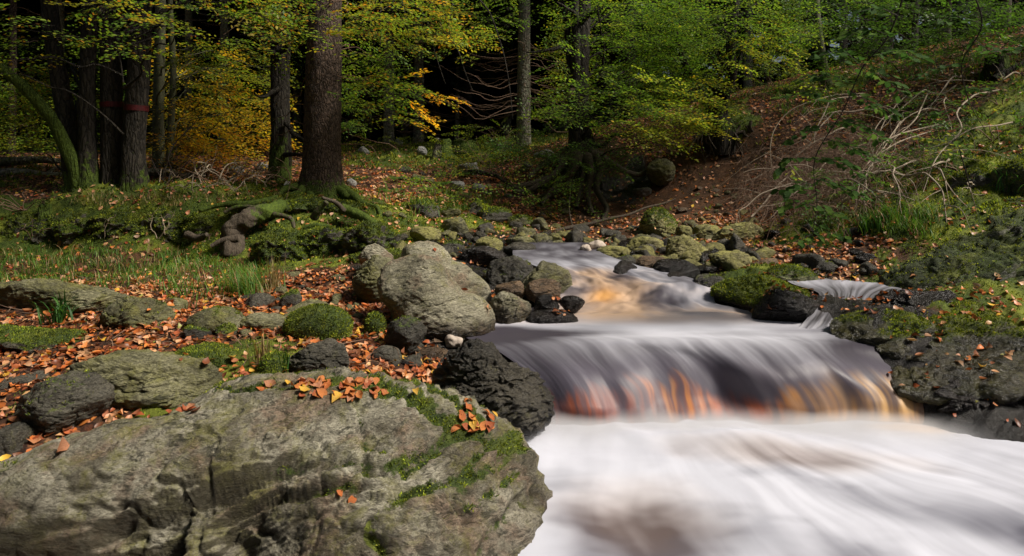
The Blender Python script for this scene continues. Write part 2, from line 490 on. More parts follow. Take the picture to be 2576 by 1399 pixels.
def ground(xy, detail=True):
    xy = np.atleast_2d(np.asarray(xy, float))
    Z = np.empty(len(xy))
    K = {k: np.empty(len(xy)) for k in KIND}
    P3 = np.column_stack([xy, np.zeros(len(xy))])
    warp = np.column_stack([fbm(P3 * 1.3, 3, 5), fbm(P3 * 1.3, 3, 6)]) * 0.5
    for s in range(0, len(xy), 20000):
        q = xy[s:s + 20000]
        p = _phi(q)
        Z[s:s + 20000] = p @ _w[:_n] + _w[_n] + q @ _w[_n + 1:]
        pw = _phi(q + warp[s:s + 20000]) ** -4
        tot = pw.sum(1)
        for k in KIND:
            K[k][s:s + 20000] = pw @ KIND[k] / tot
    dist = np.hypot(xy[:, 0], xy[:, 1])
    a1 = fbm(P3 * 0.9, 3, 21)
    hum = np.maximum(0, fbm(P3 * 2.6, 4, 31))            # hummocks
    fine = fbm(P3 * 9, 4, 41)
    rid = fbm(np.column_stack([xy[:, 0] * 1.4 + xy[:, 1] * 1.5, xy[:, 1] * 4.5 - xy[:, 0] * 3.2, 0 * xy[:, 0]]), 4, 51, ridged=True)
    land = 1 - K['w'] * 0.6
    amp = np.clip(dist / 9, 0.4, 1.6)
    Z = Z + 0.05 * a1 * amp * land + (0.13 * K['m'] + 0.05 * K['l'] + 0.03 * K['g']) * hum * amp + 0.022 * fine * np.clip(amp, 0, 1.2)
    Z = Z + rid * 0.05 * (K['m'] + K['w']) * sm(1.5, 3.0, xy[:, 0]) + rid * 0.05 * K['m'] * sm(8.0, 8.6, xy[:, 1]) * sm(10, 9.2, xy[:, 1])
    return Z, K, hum


def gz(x, y):
    return float(ground([[x, y]])[0][0])


_ys = np.concatenate([np.arange(2.5, 20, 0.06), np.arange(20, 60, 0.5)])


def hit(px, py):
    """where the line of sight through a picture point meets the ground"""
    P = np.stack([(px - HX) / F * _ys, _ys], 1)
    z = H - (py - HY) / F * _ys
    g = ground(P)[0]
    b = np.nonzero(z <= g)[0]
    i = b[0] if len(b) else len(_ys) - 1
    return np.array([P[i, 0], P[i, 1], g[i]])


dense = np.radians(np.linspace(-43, 43, 560))
coarse = np.radians(np.linspace(43, 317, 90))[1:-1]
ang = np.concatenate([dense, coarse])
rr = np.concatenate([[0.2, 0.6, 1.0, 1.4, 1.8, 2.1, 2.4, 2.7], np.geomspace(2.9, 22, 470), np.geomspace(22.6, 90, 40)])
AA, RR = np.meshgrid(ang, rr)
gx, gy = (RR * np.sin(AA)).ravel(), (RR * np.cos(AA)).ravel()
gzv, GK, GH = ground(np.stack([gx, gy], 1))
GV = np.stack([gx, gy, gzv], 1)
na, nr = len(ang), len(rr)
ii = np.arange(nr - 1)[:, None] * na
jj = np.arange(na)[None]
j2 = (jj + 1) % na
GF = np.stack([ii + jj, ii + j2, ii + na + j2, ii + na + jj], -1).reshape(-1, 4)
mossG = np.clip(GK['m'] * 0.75 + 0.5 * GH * (GK['m'] + GK['l'] * 0.75) * 1.5 + 0.35 * GK['g'], 0, 1)
gnd = mk('forest_floor', GV, GF, M_GROUND, attrs=dict(moss=mossG, leaf=GK['l'] + GK['g'] * 0.4 + GK['m'] * 0.3, wet=GK['w']))
tag(gnd, kind='structure')
from mathutils.bvhtree import BVHTree
_front = GF[(GV[GF[:, 0], 1] > 2.0) & (GV[GF[:, 0], 1] < 60)]
GB = BVHTree.FromPolygons(GV.tolist(), _front.tolist())


def hit(px, py):
    loc = GB.ray_cast(Vector((0, 0, H)), Vector(((px - HX) / F, 1.0, -(py - HY) / F)).normalized())[0]
    if loc is None:
        return np.array([(px - HX) / F * 40, 40, 3.0])
    return np.array(loc)

print('terrain done')

# ------------------------------------------------------------------ tubes
def catmull(P, n):
    P = np.asarray(P, float)
    Q = np.vstack([2 * P[0] - P[1], P, 2 * P[-1] - P[-2]])
    m = len(P) - 1
    t = np.linspace(0, m - 1e-6, n)
    i = t.astype(int)
    f = (t - i)[:, None]
    p0, p1, p2, p3 = Q[i], Q[i + 1], Q[i + 2], Q[i + 3]
    return 0.5 * (2 * p1 + (p2 - p0) * f + (2 * p0 - 5 * p1 + 4 * p2 - p3) * f ** 2 + (3 * p1 - p0 - 3 * p2 + p3) * f ** 3)


def tube(P, R, n=40, sides=10, disp=0.0, seed=0, dscale=(6, 6, 2), flare=None, cap=False):
    C = catmull(P, n)
    Rr = np.interp(np.linspace(0, len(R) - 1, n), np.arange(len(R)), R)
    T = norm(np.gradient(C, axis=0))
    up = np.array([0.13, 0.97, 0.21])
    X = norm(np.cross(T, up))
    Yv = np.cross(T, X)
    a = np.linspace(0, 2 * np.pi, sides, endpoint=False)
    D = np.cos(a)[None, :, None] * X[:, None] + np.sin(a)[None, :, None] * Yv[:, None]
    rad = np.repeat(Rr[:, None], sides, 1)
    if flare is not None:
        k, hgt, lob = flare
        s = np.maximum(0, C[:, 2] - C[0][2] - 0.5)[:, None]
        e = np.exp(-s / hgt)
        rad = rad * (1 + k * e * (1 + lob * np.sin(a * 5 + seed)[None] + 0.4 * lob * np.sin(a * 3 + 2 * seed)[None]))
    V = C[:, None] + D * rad[..., None]
    if disp:
        d = fbm(V.reshape(-1, 3) * np.array(dscale) + seed * 7.3, 4, seed).reshape(n, sides)
        V = V + D * (d * disp)[..., None]
    V = V.reshape(-1, 3)
    i = np.arange(n - 1)[:, None] * sides
    j = np.arange(sides)[None]
    j2 = (j + 1) % sides
    Fc = np.stack([i + j, i + j2, i + sides + j2, i + sides + j], -1).reshape(-1, 4)
    if cap:
        c0, c1 = len(V), len(V) + 1
        V = np.vstack([V, C[0] , C[-1]])
        jj_ = np.arange(sides); k2 = (jj_ + 1) % sides
        A = np.stack([k2, jj_, np.full(sides, c0), np.full(sides, c0)], 1)
        B = (n - 1) * sides
        Bq = np.stack([B + jj_, B + k2, np.full(sides, c1), np.full(sides, c1)], 1)
        tri = np.vstack([Fc[:, [0, 1, 2]], Fc[:, [0, 2, 3]], A[:, :3], Bq[:, :3]])
        return V, tri
    return V, Fc


# ------------------------------------------------------------------ rocks
import bmesh
_ico = {}


def ico(n):
    if n not in _ico:
        bm = bmesh.new()
        bmesh.ops.create_icosphere(bm, subdivisions=n, radius=1.0)
        V = np.array([v.co[:] for v in bm.verts])
        T = np.array([[v.index for v in f.verts] for f in bm.faces])
        bm.free()
        _ico[n] = (norm(V), T)
    return _ico[n]


def rotm(rx, ry, rz):
    return np.array(Matrix.Rotation(rz, 3, 'Z') @ Matrix.Rotation(ry, 3, 'Y') @ Matrix.Rotation(rx, 3, 'X'))


def exitd(D, c, R, M=None):
    A = D if M is None else D @ M
    cc = np.array(c) if M is None else np.array(c) @ M
    A = A / R
    cc = cc / np.array(R)
    a = (A ** 2).sum(1)
    b = -2 * A @ cc
    k = cc @ cc - 1
    return (-b + np.sqrt(np.maximum(b * b - 4 * a * k, 0))) / (2 * a)


def strata(P, n, freq, seed, warp=0.25, lin=0.22):
    """foliation grooves: ridges that run across direction n"""
    n = np.array(n) / np.linalg.norm(n)
    along = P - (P @ n)[:, None] * n
    w = fbm(P * 1.7, 3, seed + 3) * warp
    q = along * freq * lin + n[None] * ((P @ n + w) * freq)[:, None]
    return fbm(q, 4, seed, 0.55, ridged=True)


ROCKS = []


def shape_rock(n, radii, seed, facets=8, rot=(0, 0, 0), lobes=None, amp=0.06, fol=(-0.35, 0.3, 0.85), cut=(0.55, 0.95), freq=9.0, samp=1.0, p=12, chip=1.0, lin=0.22):
    D, T = ico(n)
    r_ = np.random.default_rng(seed)
    if lobes is None:
        R = exitd(D, (0, 0, 0), np.ones(3))
    else:
        R = sum(exitd(D, l[0], np.array(l[1])) ** p for l in lobes) ** (1 / p)
    if facets:
        N = norm(r_.normal(size=(facets, 3)))
        N[:, 2] = N[:, 2] * 0.8 + 0.1
        N = norm(N)
        hgt = r_.uniform(cut[0], cut[1], facets)
        q = sum(np.maximum((D @ nn) / h, 0) ** 26 for nn, h in zip(N, hgt)) + R ** -26
        R = q ** (-1 / 26)
    M = rotm(*rot)
    s = float(np.mean(radii))
    V = (D * R[:, None] * np.array(radii)) @ M.T
    nrm = norm((D / np.array(radii)) @ M.T)
    P = V + r_.uniform(-30, 30, 3)
    a = amp * s
    big = fbm(P * 1.1 / s, 3, seed)
    st = strata(P / s, fol, 1.0 * freq / 3, seed + 5, 0.25, lin)
    st2 = strata(P, fol, 26, seed + 9, 0.08)
    fi = fbm(P * 24, 3, seed + 13)
    md = fbm(P * np.array([5.5, 5.5, 9]), 3, seed + 14, ridged=True)
    nn_ = np.array(fol, float); nn_ /= np.linalg.norm(nn_)
    ch = 0
    if facets and n > 3:
        m = 10 + facets * 4                                    # broken faces: each cell has its own tilt
        cc = norm(r_.normal(size=(m, 3)))
        wD = D + 0.12 * np.stack([fbm(P / s * 1.5, 2, seed + 31), fbm(P / s * 1.5, 2, seed + 32), fbm(P / s * 1.5, 2, seed + 33)], 1)
        dt = wD @ cc.T
        k = dt.argmax(1)
        tl = r_.normal(0, 0.55, (m, 3)); of = r_.uniform(-0.8, 0.35, m)
        ch = ((D - cc[k]) * tl[k]).sum(1) * 1.3 + of[k]
        # thin layers that break off in steps along the foliation
        u = (P @ nn_ / s + 0.35 * fbm(P / s * 1.2, 3, seed + 41)) * freq / 2.2
        fr = u - np.floor(u)
        stp = fr * sm(1.0, 0.86, fr) * (0.5 + 0.8 * fbm(P / s * 1.9, 2, seed + 43))
        ch = ch * 0.75 + 1.1 * stp * samp
    fis = 1 - sm(0.0, 0.07, np.abs(fbm(P * np.array([1.5, 1.5, 2.6]) / s + 3, 3, seed + 51)))
    fis2 = 1 - sm(0.0, 0.10, np.abs(fbm(P * np.array([3.6, 3.6, 7.0]) / s + 5, 3, seed + 52)))
    V = V - nrm * ((0.9 * fis + 0.30 * fis2) * min(a, 0.03) * (0.5 if chip < .6 else 1) * (facets > 0))[:, None]
    V = V + nrm * (a * 2.4 * big + a * 0.9 * st * samp + a * chip * ch + min(0.022, a * 0.6) * st2 * samp + min(0.011, a * 0.32) * fi + min(0.05, a * 0.8) * md)[:, None]
    return V, T


def put_rock(name, box, label, mat, seed, n=5, Y=None, zsurf=None, dep=0.8, moss=0.0, wet=None, waterz=None, bury=0.3, group=None, cat='rock', **kw):
    x0, y0, x1, y1 = box
    cx = (x0 + x1) / 2
    if Y is None:
        if zsurf is not None: Yf = F * (H - zsurf) / (y1 - HY)
        else: Yf = hit(cx, y1)[1]
    else: Yf = Y
    rx = (x1 - x0) / 2 / F * Yf
    rz = (y1 - y0) * (1 + bury) / 2 / F * Yf
    ry = dep * (rx + rz) / 2
    Yc = Yf + ry * 0.75
    V, T = shape_rock(n, (rx, ry, rz), seed, **kw)
    V = V + at(cx, (y0 + y1) / 2, Yc)
    for _ in range(3):                                  # settle to the size measured in the photograph
        px = HX + F * V[:, 0] / V[:, 1]
        py = HY + F * (H - V[:, 2]) / V[:, 1]
        yb = y1 + bury * (y1 - y0)
        sx = (x1 - x0) / (px.max() - px.min())
        sz = (yb - y0) / (py.max() - py.min())
        c = V.mean(0)
        V[:, 0] = c[0] + (V[:, 0] - c[0]) * sx
        V[:, 2] = c[2] + (V[:, 2] - c[2]) * sz
        px = HX + F * V[:, 0] / V[:, 1]
        py = HY + F * (H - V[:, 2]) / V[:, 1]
        V[:, 0] += ((x0 + x1) - (px.max() + px.min())) / 2 / F * c[1]
        V[:, 2] -= ((y0 + yb) - (py.max() + py.min())) / 2 / F * c[1]
    N = vnormals(V, T)
    c = V.mean(0)
    zb = V[:, 2].min()
    up = N[:, 2]
    nz = fbm(V * 3.5 + seed, 4, seed + 2)
    mossv = np.clip(sm(0.25 - 0.9 * max(0, moss - 1), 0.85 - 0.9 * max(0, moss - 1), up + 0.6 * nz) * moss * 1.4, 0, 1) if moss else np.zeros(len(V))
    wetv = np.zeros(len(V)) if wet is None else np.full(len(V), float(wet))
    if waterz is not None:
        wetv = np.maximum(wetv, sm(0.16, 0.03, V[:, 2] - waterz + 0.08 * nz))
        mossv *= 1 - sm(0.12, 0.02, V[:, 2] - waterz)
    org = np.array([c[0], c[1], zb])
    o = mk(name, V, T, mat, origin=org, attrs=dict(moss=mossv, wet=wetv))
    tag(o, label, cat, group)
    ROCKS.append((o, V, T, N, mossv, wetv))
    return o


# foreground boulder -------------------------------------------------
D, T = ico(7)
keep = None
org = np.array([-1.1, 3.35, -0.05])
lob = [((-0.50, 0.20, -0.03), (1.52, 0.50, 0.52)), ((0.48, 0.06, -0.03), (0.72, 0.56, 0.46)), ((0.30, -0.22, -0.30), (1.00, 0.46, 0.36)),
       ((0.15, 0.42, 0.09), (1.10, 0.46, 0.53)), ((0.70, 0.12, -0.02), (0.50, 0.50, 0.40)), ((0.86, -0.18, -0.12), (0.42 + 0.5, 0.42, 0.30))]
lob[-1] = ((0.55, -0.2, -0.12), (0.68, 0.42, 0.32))
mdl = [rotm(0, -0.10, 0.04), rotm(0, 0.25, -0.3), rotm(0, -0.12, 0), rotm(0.1, 0.06, -0.12), rotm(0, 0.3, -0.5), rotm(0, 0.2, -0.1)]
pp = 26
R = sum(exitd(D, l[0], np.array(l[1]), m) ** pp for l, m in zip(lob, mdl)) ** (1 / pp)
V = D * R[:, None]
nr_ = norm(D / np.array([2.0, 0.9, 0.6]))
big = fbm(V * 1.6 + 4, 3, 3)
foln = (-0.42, 0.30, 0.85)
s1 = strata(V + 9, foln, 5.5, 61, 0.30)
s2 = strata(V + 9, foln, 16, 62, 0.14)
s3 = strata(V + 9, foln, 44, 63, 0.06)
rightm = sm(-0.3, 0.6, V[:, 0])
crk = 1 - sm(0.0, 0.055, np.abs(fbm(V * 2.2 + 40, 3, 71)))
crk2 = 1 - sm(0.0, 0.09, np.abs(fbm(V * np.array([4.5, 5, 8]) + 60, 3, 72)))
from mathutils.bvhtree import BVHTree
kk = ico(5)
Rk = sum(exitd(kk[0], l[0], np.array(l[1]), m) ** pp for l, m in zip(lob, mdl)) ** (1 / pp)
_b = BVHTree.FromPolygons([tuple(v) for v in kk[0] * Rk[:, None] + org], [tuple(f) for f in kk[1]])


def on_hero(pts):
    out = []
    C = catmull(np.array([(a, b, 0) for a, b in pts], float), 60)
    for a, b, _ in C:
        d = Vector(((a - HX) / F, 1.0, -(b - HY) / F)).normalized()
        loc = _b.ray_cast(Vector((0, 0, H)), d)[0]
        if loc is not None: out.append(np.array(loc) - org)
    return np.array(out)


CRE = [([(-40, 1230), (60, 1150), (160, 1095), (260, 1062), (400, 1022), (520, 998), (700, 985), (860, 975), (960, 985)], .040, 1.0), ([(940, 968), (1000, 1000), (1060, 1040), (1120, 1090), (1190, 1115), (1240, 1135), (1290, 1125)], .055, 1.0),
       ([(1010, 975), (1080, 1000), (1140, 1040), (1190, 1075)], .035, .9), ([(280, 1350), (420, 1320), (560, 1262), (700, 1195), (820, 1178), (960, 1190), (1060, 1165), (1120, 1120)], .050, .45),
       ([(980, 1395), (930, 1330), (1000, 1265), (1100, 1235), (1200, 1200), (1262, 1165)], .032, .6), ([(1205, 1395), (1235, 1330), (1290, 1270), (1340, 1245)], .040, .3), ([(790, 1060), (860, 1012), (905, 1050), (900, 1110), (960, 1165)], .020, .5),
       ([(640, 1395), (560, 1340), (640, 1290), (800, 1240), (900, 1230)], .030, .4), ([(1150, 1240), (1170, 1180), (1240, 1130)], .022, .7), ([(1060, 1330), (1160, 1290), (1290, 1200)], .022, .5), ([(300, 1190), (440, 1110), (620, 1050), (760, 1020)], .012, .1), ([(1110, 1100), (1090, 1160), (1010, 1215)], .02, .8)]
crease = np.zeros(len(V)); cmoss = np.zeros(len(V))
wV = V + 0.035 * np.stack([fbm(V * 5, 3, 81), fbm(V * 5, 3, 82), fbm(V * 5, 3, 83)], 1)
for pts_, w_, m_ in CRE:
    Q = on_hero(pts_)
    if len(Q) < 2: continue
    dmin = np.full(len(V), 9.0)
    for q in Q: dmin = np.minimum(dmin, ((wV - q) ** 2).sum(1))
    dmin = np.sqrt(dmin)
    crease = np.maximum(crease, np.exp(-(dmin / w_) ** 2) * (w_ / .05) ** .7)
    cmoss = np.maximum(cmoss, np.exp(-(dmin / (w_ * 1.1)) ** 2) * m_)
V = V + nr_ * (-0.055 * crease)[:, None]
V = V + nr_ * (0.044 * big + 0.046 * s1 + (0.016 + 0.028 * rightm) * s2 + (0.007 + 0.012 * rightm) * s3 - 0.022 * crk - 0.016 * crk2 * (0.35 + 0.65 * rightm) + 0.006 * fbm(V * 30, 3, 8))[:, None]
V = V + org
N = vnormals(V, T)
back = sm(3.42, 3.85, V[:, 1])
groove = np.clip(crk * 0.8 + 0.6 * crk2 + sm(0.1, -0.5, s1) * 0.9, 0, 1.2)
mo = groove * (0.12 + 0.95 * back + 0.35 * rightm) * sm(-0.1, 0.5, N[:, 2]) + 0.5 * sm(0.15, 0.5, fbm(V * 1.4 + 3, 3, 12)) * back
mo = np.clip(0.45 * mo + cmoss * (1.05 + 1.2 * fbm(V * 7, 3, 85)) * (0.55 + 0.5 * back + 0.5 * rightm) + sm(3.86, 4.0, V[:, 1]) * 0.9, 0, 1)
film_shade = sm(0.75, 0.2, N[:, 2]) * sm(0.45, -0.3, V[:, 0] - org[0]) * 1.1 + 0.35 * sm(0.4, -0.3, N[:, 2]) + 0.6 * crease + 0.35 * sm(0.1, -0.6, s2)  # olive biofilm plus shade painted on steep left faces, undersides and creases
wt_ = sm(0.22, 0.02, V[:, 2]) * sm(-0.35, 0.1, V[:, 0]) * 0.5
hero = mk('foreground_boulder', V, T, M_HERO, origin=(-1.1, 3.35, -0.5), attrs=dict(moss=mo, wet=wt_, film_shade=np.clip(film_shade, 0, 1)))
tag(hero, 'huge smooth grey boulder with moss in its cracks filling the lower left foreground', 'boulder')
ROCKS.append((hero, V, T, N, mo, wt_))
print('hero done')
HEROV, HERON = V, N

# named rocks --------------------------------------------------------
R = put_rock
R('mossy_boulder', (165, 878, 572, 1012), 'flat slanting green grey boulder with a pointed right end just behind the foreground boulder', M_ROCK, 101, 6, moss=0.16, rot=(0.15, 0.22, 0.1), facets=9, dep=0.6, cat='boulder', Y=4.12)
R('dark_boulder', (25, 932, 292, 1085), 'dark mossy lump of rock at the left edge above the foreground boulder', M_DARK, 102, 6, moss=0.3, facets=6, Y=3.85, cat='boulder')
R('dark_stone', (-60, 932, 150, 990), 'low black stone at the left edge among wet leaves', M_DARK, 103, 5, moss=0.2, Y=4.25)
R('dark_stone', (-60, 1060, 105, 1170), 'dark rounded stone at the left edge touching the foreground boulder', M_DARK, 104, 5, moss=0.2, Y=3.65)
R('flat_rock', (-60, 817, 232, 880), 'flat dark mossy slab at the left edge beside the green rush clump', M_DARK, 105, 5, moss=0.7, rot=(0, 0.1, 0), dep=0.8)
R('long_boulder', (-80, 700, 347, 782), 'long low grey green boulder below the grass at the left edge', M_ROCK, 106, 6, moss=0.15, facets=5, dep=0.5, cat='boulder')
R('round_boulder', (250, 744, 442, 826), 'rounded green grey boulder with a sloping right side among orange leaves', M_ROCK, 107, 6, moss=0.3, facets=5, cat='boulder')
R('flat_rock', (453, 770, 627, 838), 'hump backed olive rock right of the rounded green grey boulder', M_ROCK, 108, 5, moss=0.35, facets=6)
R('flat_rock', (600, 785, 735, 828), 'pale flat slab lying left of the moss covered dome', M_ROCK, 109, 5, moss=0.15, facets=6, rot=(0.1, 0.05, 0))
R('small_stone', (458, 818, 535, 852), 'small dark mossy stone in front of the hump backed olive rock', M_DARK, 110, 4, moss=0.8)
R('small_stone', (540, 812, 600, 845), 'small dark stone below the right foot of the hump backed olive rock', M_DARK, 111, 4, moss=0.6)
R('moss_dome', (712, 766, 886, 856), 'dome shaped stone wholly covered in dark green moss', M_ROCK, 112, 6, moss=2.2, facets=0, amp=0.03)
R('dark_boulder', (704, 850, 880, 940), 'dark wrinkled boulder behind the moss edge of the foreground boulder', M_DARK, 113, 6, moss=0.12, facets=8)
R('moss_dome', (650, 885, 737, 945), 'small round moss cushion left of the dark wrinkled boulder', M_ROCK, 114, 5, moss=2.2, facets=0, amp=0.03, dep=1)
R('moss_dome', (425, 862, 610, 925), 'broad low moss cushion behind the flat slanting boulder', M_ROCK, 115, 5, moss=2.2, facets=0, amp=0.05, dep=1)
R('flat_rock', (700, 752, 830, 795), 'thin grey slab behind the moss covered dome', M_ROCK, 116, 4, moss=0.1, rot=(0, -0.2, 0))
R('small_stone', (612, 736, 692, 775), 'dark square edged stone under the big grass clump', M_DARK, 117, 4, moss=0.2, facets=10)
R('small_stone', (702, 728, 762, 776), 'dark tilted stone with a mossy top right of the grass clump', M_DARK, 118, 4, moss=0.5, facets=10)
R('small_stone', (408, 748, 474, 784), 'small round stone above the rounded green grey boulder', M_ROCK, 119, 4, moss=0.3)
R('big_boulder', (948, 638, 1247, 858), 'big pale egg shaped boulder with a dark hollow standing at the water edge', M_PALE, 121, 7, Y=5.35, moss=0.10, rot=(0, 0, 0), facets=4, dep=0.75, cut=(0.8, 0.98), waterz=0.40, bury=0.12, amp=0.034, lobes=[((-.42, 0, .38), (.62, .85, .62)), ((.40, 0, -.38), (.62, .8, .58)), ((-.16, 0, -.12), (.66, .9, .70))], chip=.5, cat='boulder')
R('long_boulder', (1000, 605, 1236, 760), 'long smooth grey boulder sloping down to the right behind the big pale one', M_PALE, 122, 6, Y=6.1, moss=0.05, rot=(0, 0, 0), facets=4, dep=0.7, cut=(0.8, 0.98), amp=0.034, lobes=[((-.42, 0, .36), (.64, .85, .56)), ((.40, 0, -.36), (.64, .8, .56)), ((0, 0, -.05), (.7, .9, .52))], chip=.5, cat='boulder')
R('round_boulder', (884, 640, 1006, 745), 'squat grey green boulder left of the big pale one', M_ROCK, 123, 6, Y=5.95, moss=0.2, facets=5, cat='boulder')
R('pointed_rock', (900, 612, 990, 665), 'pointed grey rock peeping over the squat boulder', M_PALE, 124, 5, Y=6.5, moss=0.1, facets=9)
R('small_stone', (968, 795, 1074, 872), 'square brown green stone in front of the big pale boulder', M_DARK, 125, 5, moss=0.35, facets=10, Y=4.95)
R('moss_dome', (918, 785, 970, 840), 'dark moss cushion left of the square brown green stone', M_ROCK, 126, 5, moss=2.2, facets=0)
R('pale_rock', (1228, 732, 1337, 825), 'pale cracked rock with mossy right side at the pool edge', M_PALE, 127, 6, Y=5.75, moss=0.25, facets=7, waterz=0.42, bury=0.15)
R('wet_ledge', (1322, 778, 1455, 822), 'flat black wet ledge strewn with orange leaves beside the white water', M_WET, 128, 5, Y=5.75, facets=5, wet=0.8, bury=0.4)
R('wet_boulder', (1075, 850, 1396, 1095), 'craggy dark wet boulder with a peaked top at the left side of the waterfall', M_DARK, 129, 7, Y=4.25, facets=5, dep=0.9, waterz=0.0, bury=0.1, moss=0.10, amp=0.085, cut=(0.75, 0.98), rot=(0, 0, 0), lobes=[((0.08, 0, -.45), (.92, .9, .60)), ((-.22, 0, -.05), (.55, .7, 1.0)), ((.35, -.1, -.35), (.58, .8, .72)), ((-.05, -.2, -.3), (.75, .7, .85))], freq=14, cat='boulder', wet=0.45)
R('small_stone', (935, 868, 1012, 915), 'dark pointed stone between orange leaves left of the craggy wet boulder', M_DARK, 130, 4, facets=9)
R('small_stone', (1038, 868, 1115, 900), 'flat brown stone in the wet leaves below the big pale boulder', M_BROWN, 131, 4, facets=9, wet=0.3)
R('small_stone', (1120, 850, 1170, 872), 'thin brown stone at the tip of the craggy wet boulder', M_BROWN, 132, 4, facets=9)
# between the pale boulder and the cascade
R('dark_boulder', (1222, 642, 1352, 722), 'olive topped dark boulder left of the cascade', M_DARK, 133, 5, Y=6.75, moss=0.3, facets=8)
R('dark_boulder', (1290, 655, 1448, 752), 'large dark wedge boulder with a pale top beside the cascade', M_ROCK, 134, 6, Y=6.4, facets=9, rot=(0, 0.3, 0), wet=0.25, waterz=0.45, amp=0.05)
R('brown_stone', (1244, 706, 1322, 745), 'round rusty brown stone below the olive topped boulder', M_BROWN, 135, 5, Y=6.15, facets=4)
R('brown_stone', (1320, 700, 1412, 752), 'square rusty brown stone in front of the large dark wedge boulder', M_BROWN, 136, 5, Y=6.1, facets=9, wet=0.2)
R('wet_stone', (1343, 740, 1408, 780), 'black shiny stone touched by a clump of leaves near the pool', M_WET, 137, 5, Y=5.95, wet=0.8)
R('wet_stone', (1404, 743, 1472, 778), 'black shiny stone with foam running past its right side', M_WET, 138, 5, Y=5.95, wet=1)
R('wet_stone', (1148, 618, 1272, 668), 'long black stone behind the long smooth grey boulder', M_WET, 139, 5, Y=7.3, facets=6, wet=0.5)
R('round_boulder', (1193, 594, 1266, 630), 'olive rounded stone at the foot of the far bank', M_YEL, 140, 5, Y=8.2, facets=4, moss=0.3)
R('small_stone', (1030, 568, 1110, 605), 'light olive pointed stone above the long smooth boulder', M_YEL, 141, 4, Y=7.9, facets=7)
R('small_stone', (1265, 608, 1350, 640), 'dark flat stone at the left end of the upper pool', M_DARK, 142, 4, Y=7.85, facets=7, wet=0.3)
R('small_stone', (1110, 605, 1170, 632), 'dark mossy stone behind the long smooth grey boulder', M_DARK, 143, 4, Y=8.0, moss=0.9)
R('small_stone', (1270, 592, 1350, 615), 'dull grey stone at the foot of the dark undercut bank', M_ROCK, 144, 4, Y=8.6, facets=7)
# right of the cascade
R('wet_stone', (1528, 655, 1607, 700), 'black shiny stone with an orange leaf standing in the cascade', M_WET, 151, 5, Y=7.0, wet=1, facets=5)
R('wet_boulder', (1638, 650, 1762, 706), 'glossy black rounded boulder right of the cascade', M_WET, 152, 5, Y=6.95, wet=1, facets=5)
R('wet_stone', (1672, 683, 1728, 712), 'small black stone in front of the glossy black boulder', M_WET, 153, 4, Y=6.75, wet=1)
R('dark_stone', (1745, 688, 1832, 732), 'olive dark stone left of the broad moss mound', M_DARK, 154, 5, Y=6.55, wet=0.4, moss=0.3)
R('brown_stone', (1592, 643, 1685, 676), 'flat reddish brown stone above the cascade', M_BROWN, 155, 5, Y=7.3, facets=7)
R('big_boulder', (1662, 588, 1788, 672), 'craggy yellow green boulder in the middle of the far stones', M_YEL, 156, 6, Y=7.6, facets=10, dep=0.8, amp=0.06, cat='boulder')
R('round_boulder', (1572, 594, 1672, 645), 'lichen yellow lumpy boulder behind the cascade', M_YEL, 157, 5, Y=7.9, facets=8)
R('small_stone', (1500, 617, 1585, 645), 'low yellow lichened stone behind the cascade', M_YEL, 158, 4, Y=7.7, facets=6)
R('small_stone', (1540, 640, 1600, 664), 'low dark green stone between the white foam and the cascade', M_DARK, 159, 4, Y=7.35, facets=6, moss=0.3)
R('mossy_boulder', (1608, 522, 1707, 598), 'tall rounded moss yellow boulder below the bare soil bank', M_YEL, 160, 6, Y=9.2, facets=3, moss=0.75, rot=(0, -0.4, 0), cut=(0.8, 0.98), cat='boulder')
R('small_stone', (1698, 566, 1742, 600), 'egg shaped yellow stone right of the tall rounded boulder', M_YEL, 161, 4, Y=8.9)
R('round_boulder', (1740, 565, 1825, 610), 'light yellow wedge boulder left of the long slanting slab', M_YEL, 162, 5, Y=8.7, facets=8)
R('slab_boulder', (1783, 558, 1930, 628), 'long slanting lichen yellow slab at the foot of the brush pile', M_YEL, 163, 6, Y=8.5, facets=8, rot=(0, -0.35, 0), dep=0.6, cat='boulder')
R('round_boulder', (1788, 628, 1893, 684), 'broad olive boulder below the long slanting slab', M_YEL, 164, 5, Y=7.3, facets=7)
R('small_stone', (1872, 620, 1952, 668), 'blocky yellow stone right of the broad olive boulder', M_YEL, 165, 4, Y=7.5, facets=8)
R('brown_stone', (1888, 648, 1968, 680), 'pale brown rounded stone near the upper right pool', M_BROWN, 166, 4, Y=7.2, facets=5)
R('small_stone', (1790, 600, 1850, 640), 'dark gap filling stone under the long slanting slab', M_DARK, 167, 4, Y=8.0, facets=8)
R('small_stone', (1830, 585, 1880, 650), 'upright dark olive stone beside the craggy yellow green boulder', M_DARK, 168, 4, Y=7.9, facets=8)
R('mossy_boulder', (1788, 690, 2055, 815), 'broad moss covered mound of rock right of the cascade', M_DARK, 169, 6, Y=6.05, facets=5, moss=2.0, dep=0.8, waterz=0.42, bury=0.2, amp=0.05, cat='boulder')
R('mossy_boulder', (1915, 665, 2060, 712), 'flat mossy rock behind the broad moss mound', M_SLAB, 170, 5, Y=6.75, facets=5, moss=0.9, cat='boulder')
R('small_stone', (2040, 655, 2110, 700), 'grey stone at the left end of the upper right pool', M_DARK, 171, 4, Y=6.9, facets=8, moss=0.3)
R('bank_boulder', (1625, 398, 1700, 452), 'grey brown boulder stuck in the soil under the overhanging bank', M_ROCK, 172, 5, facets=5, Y=11.5)
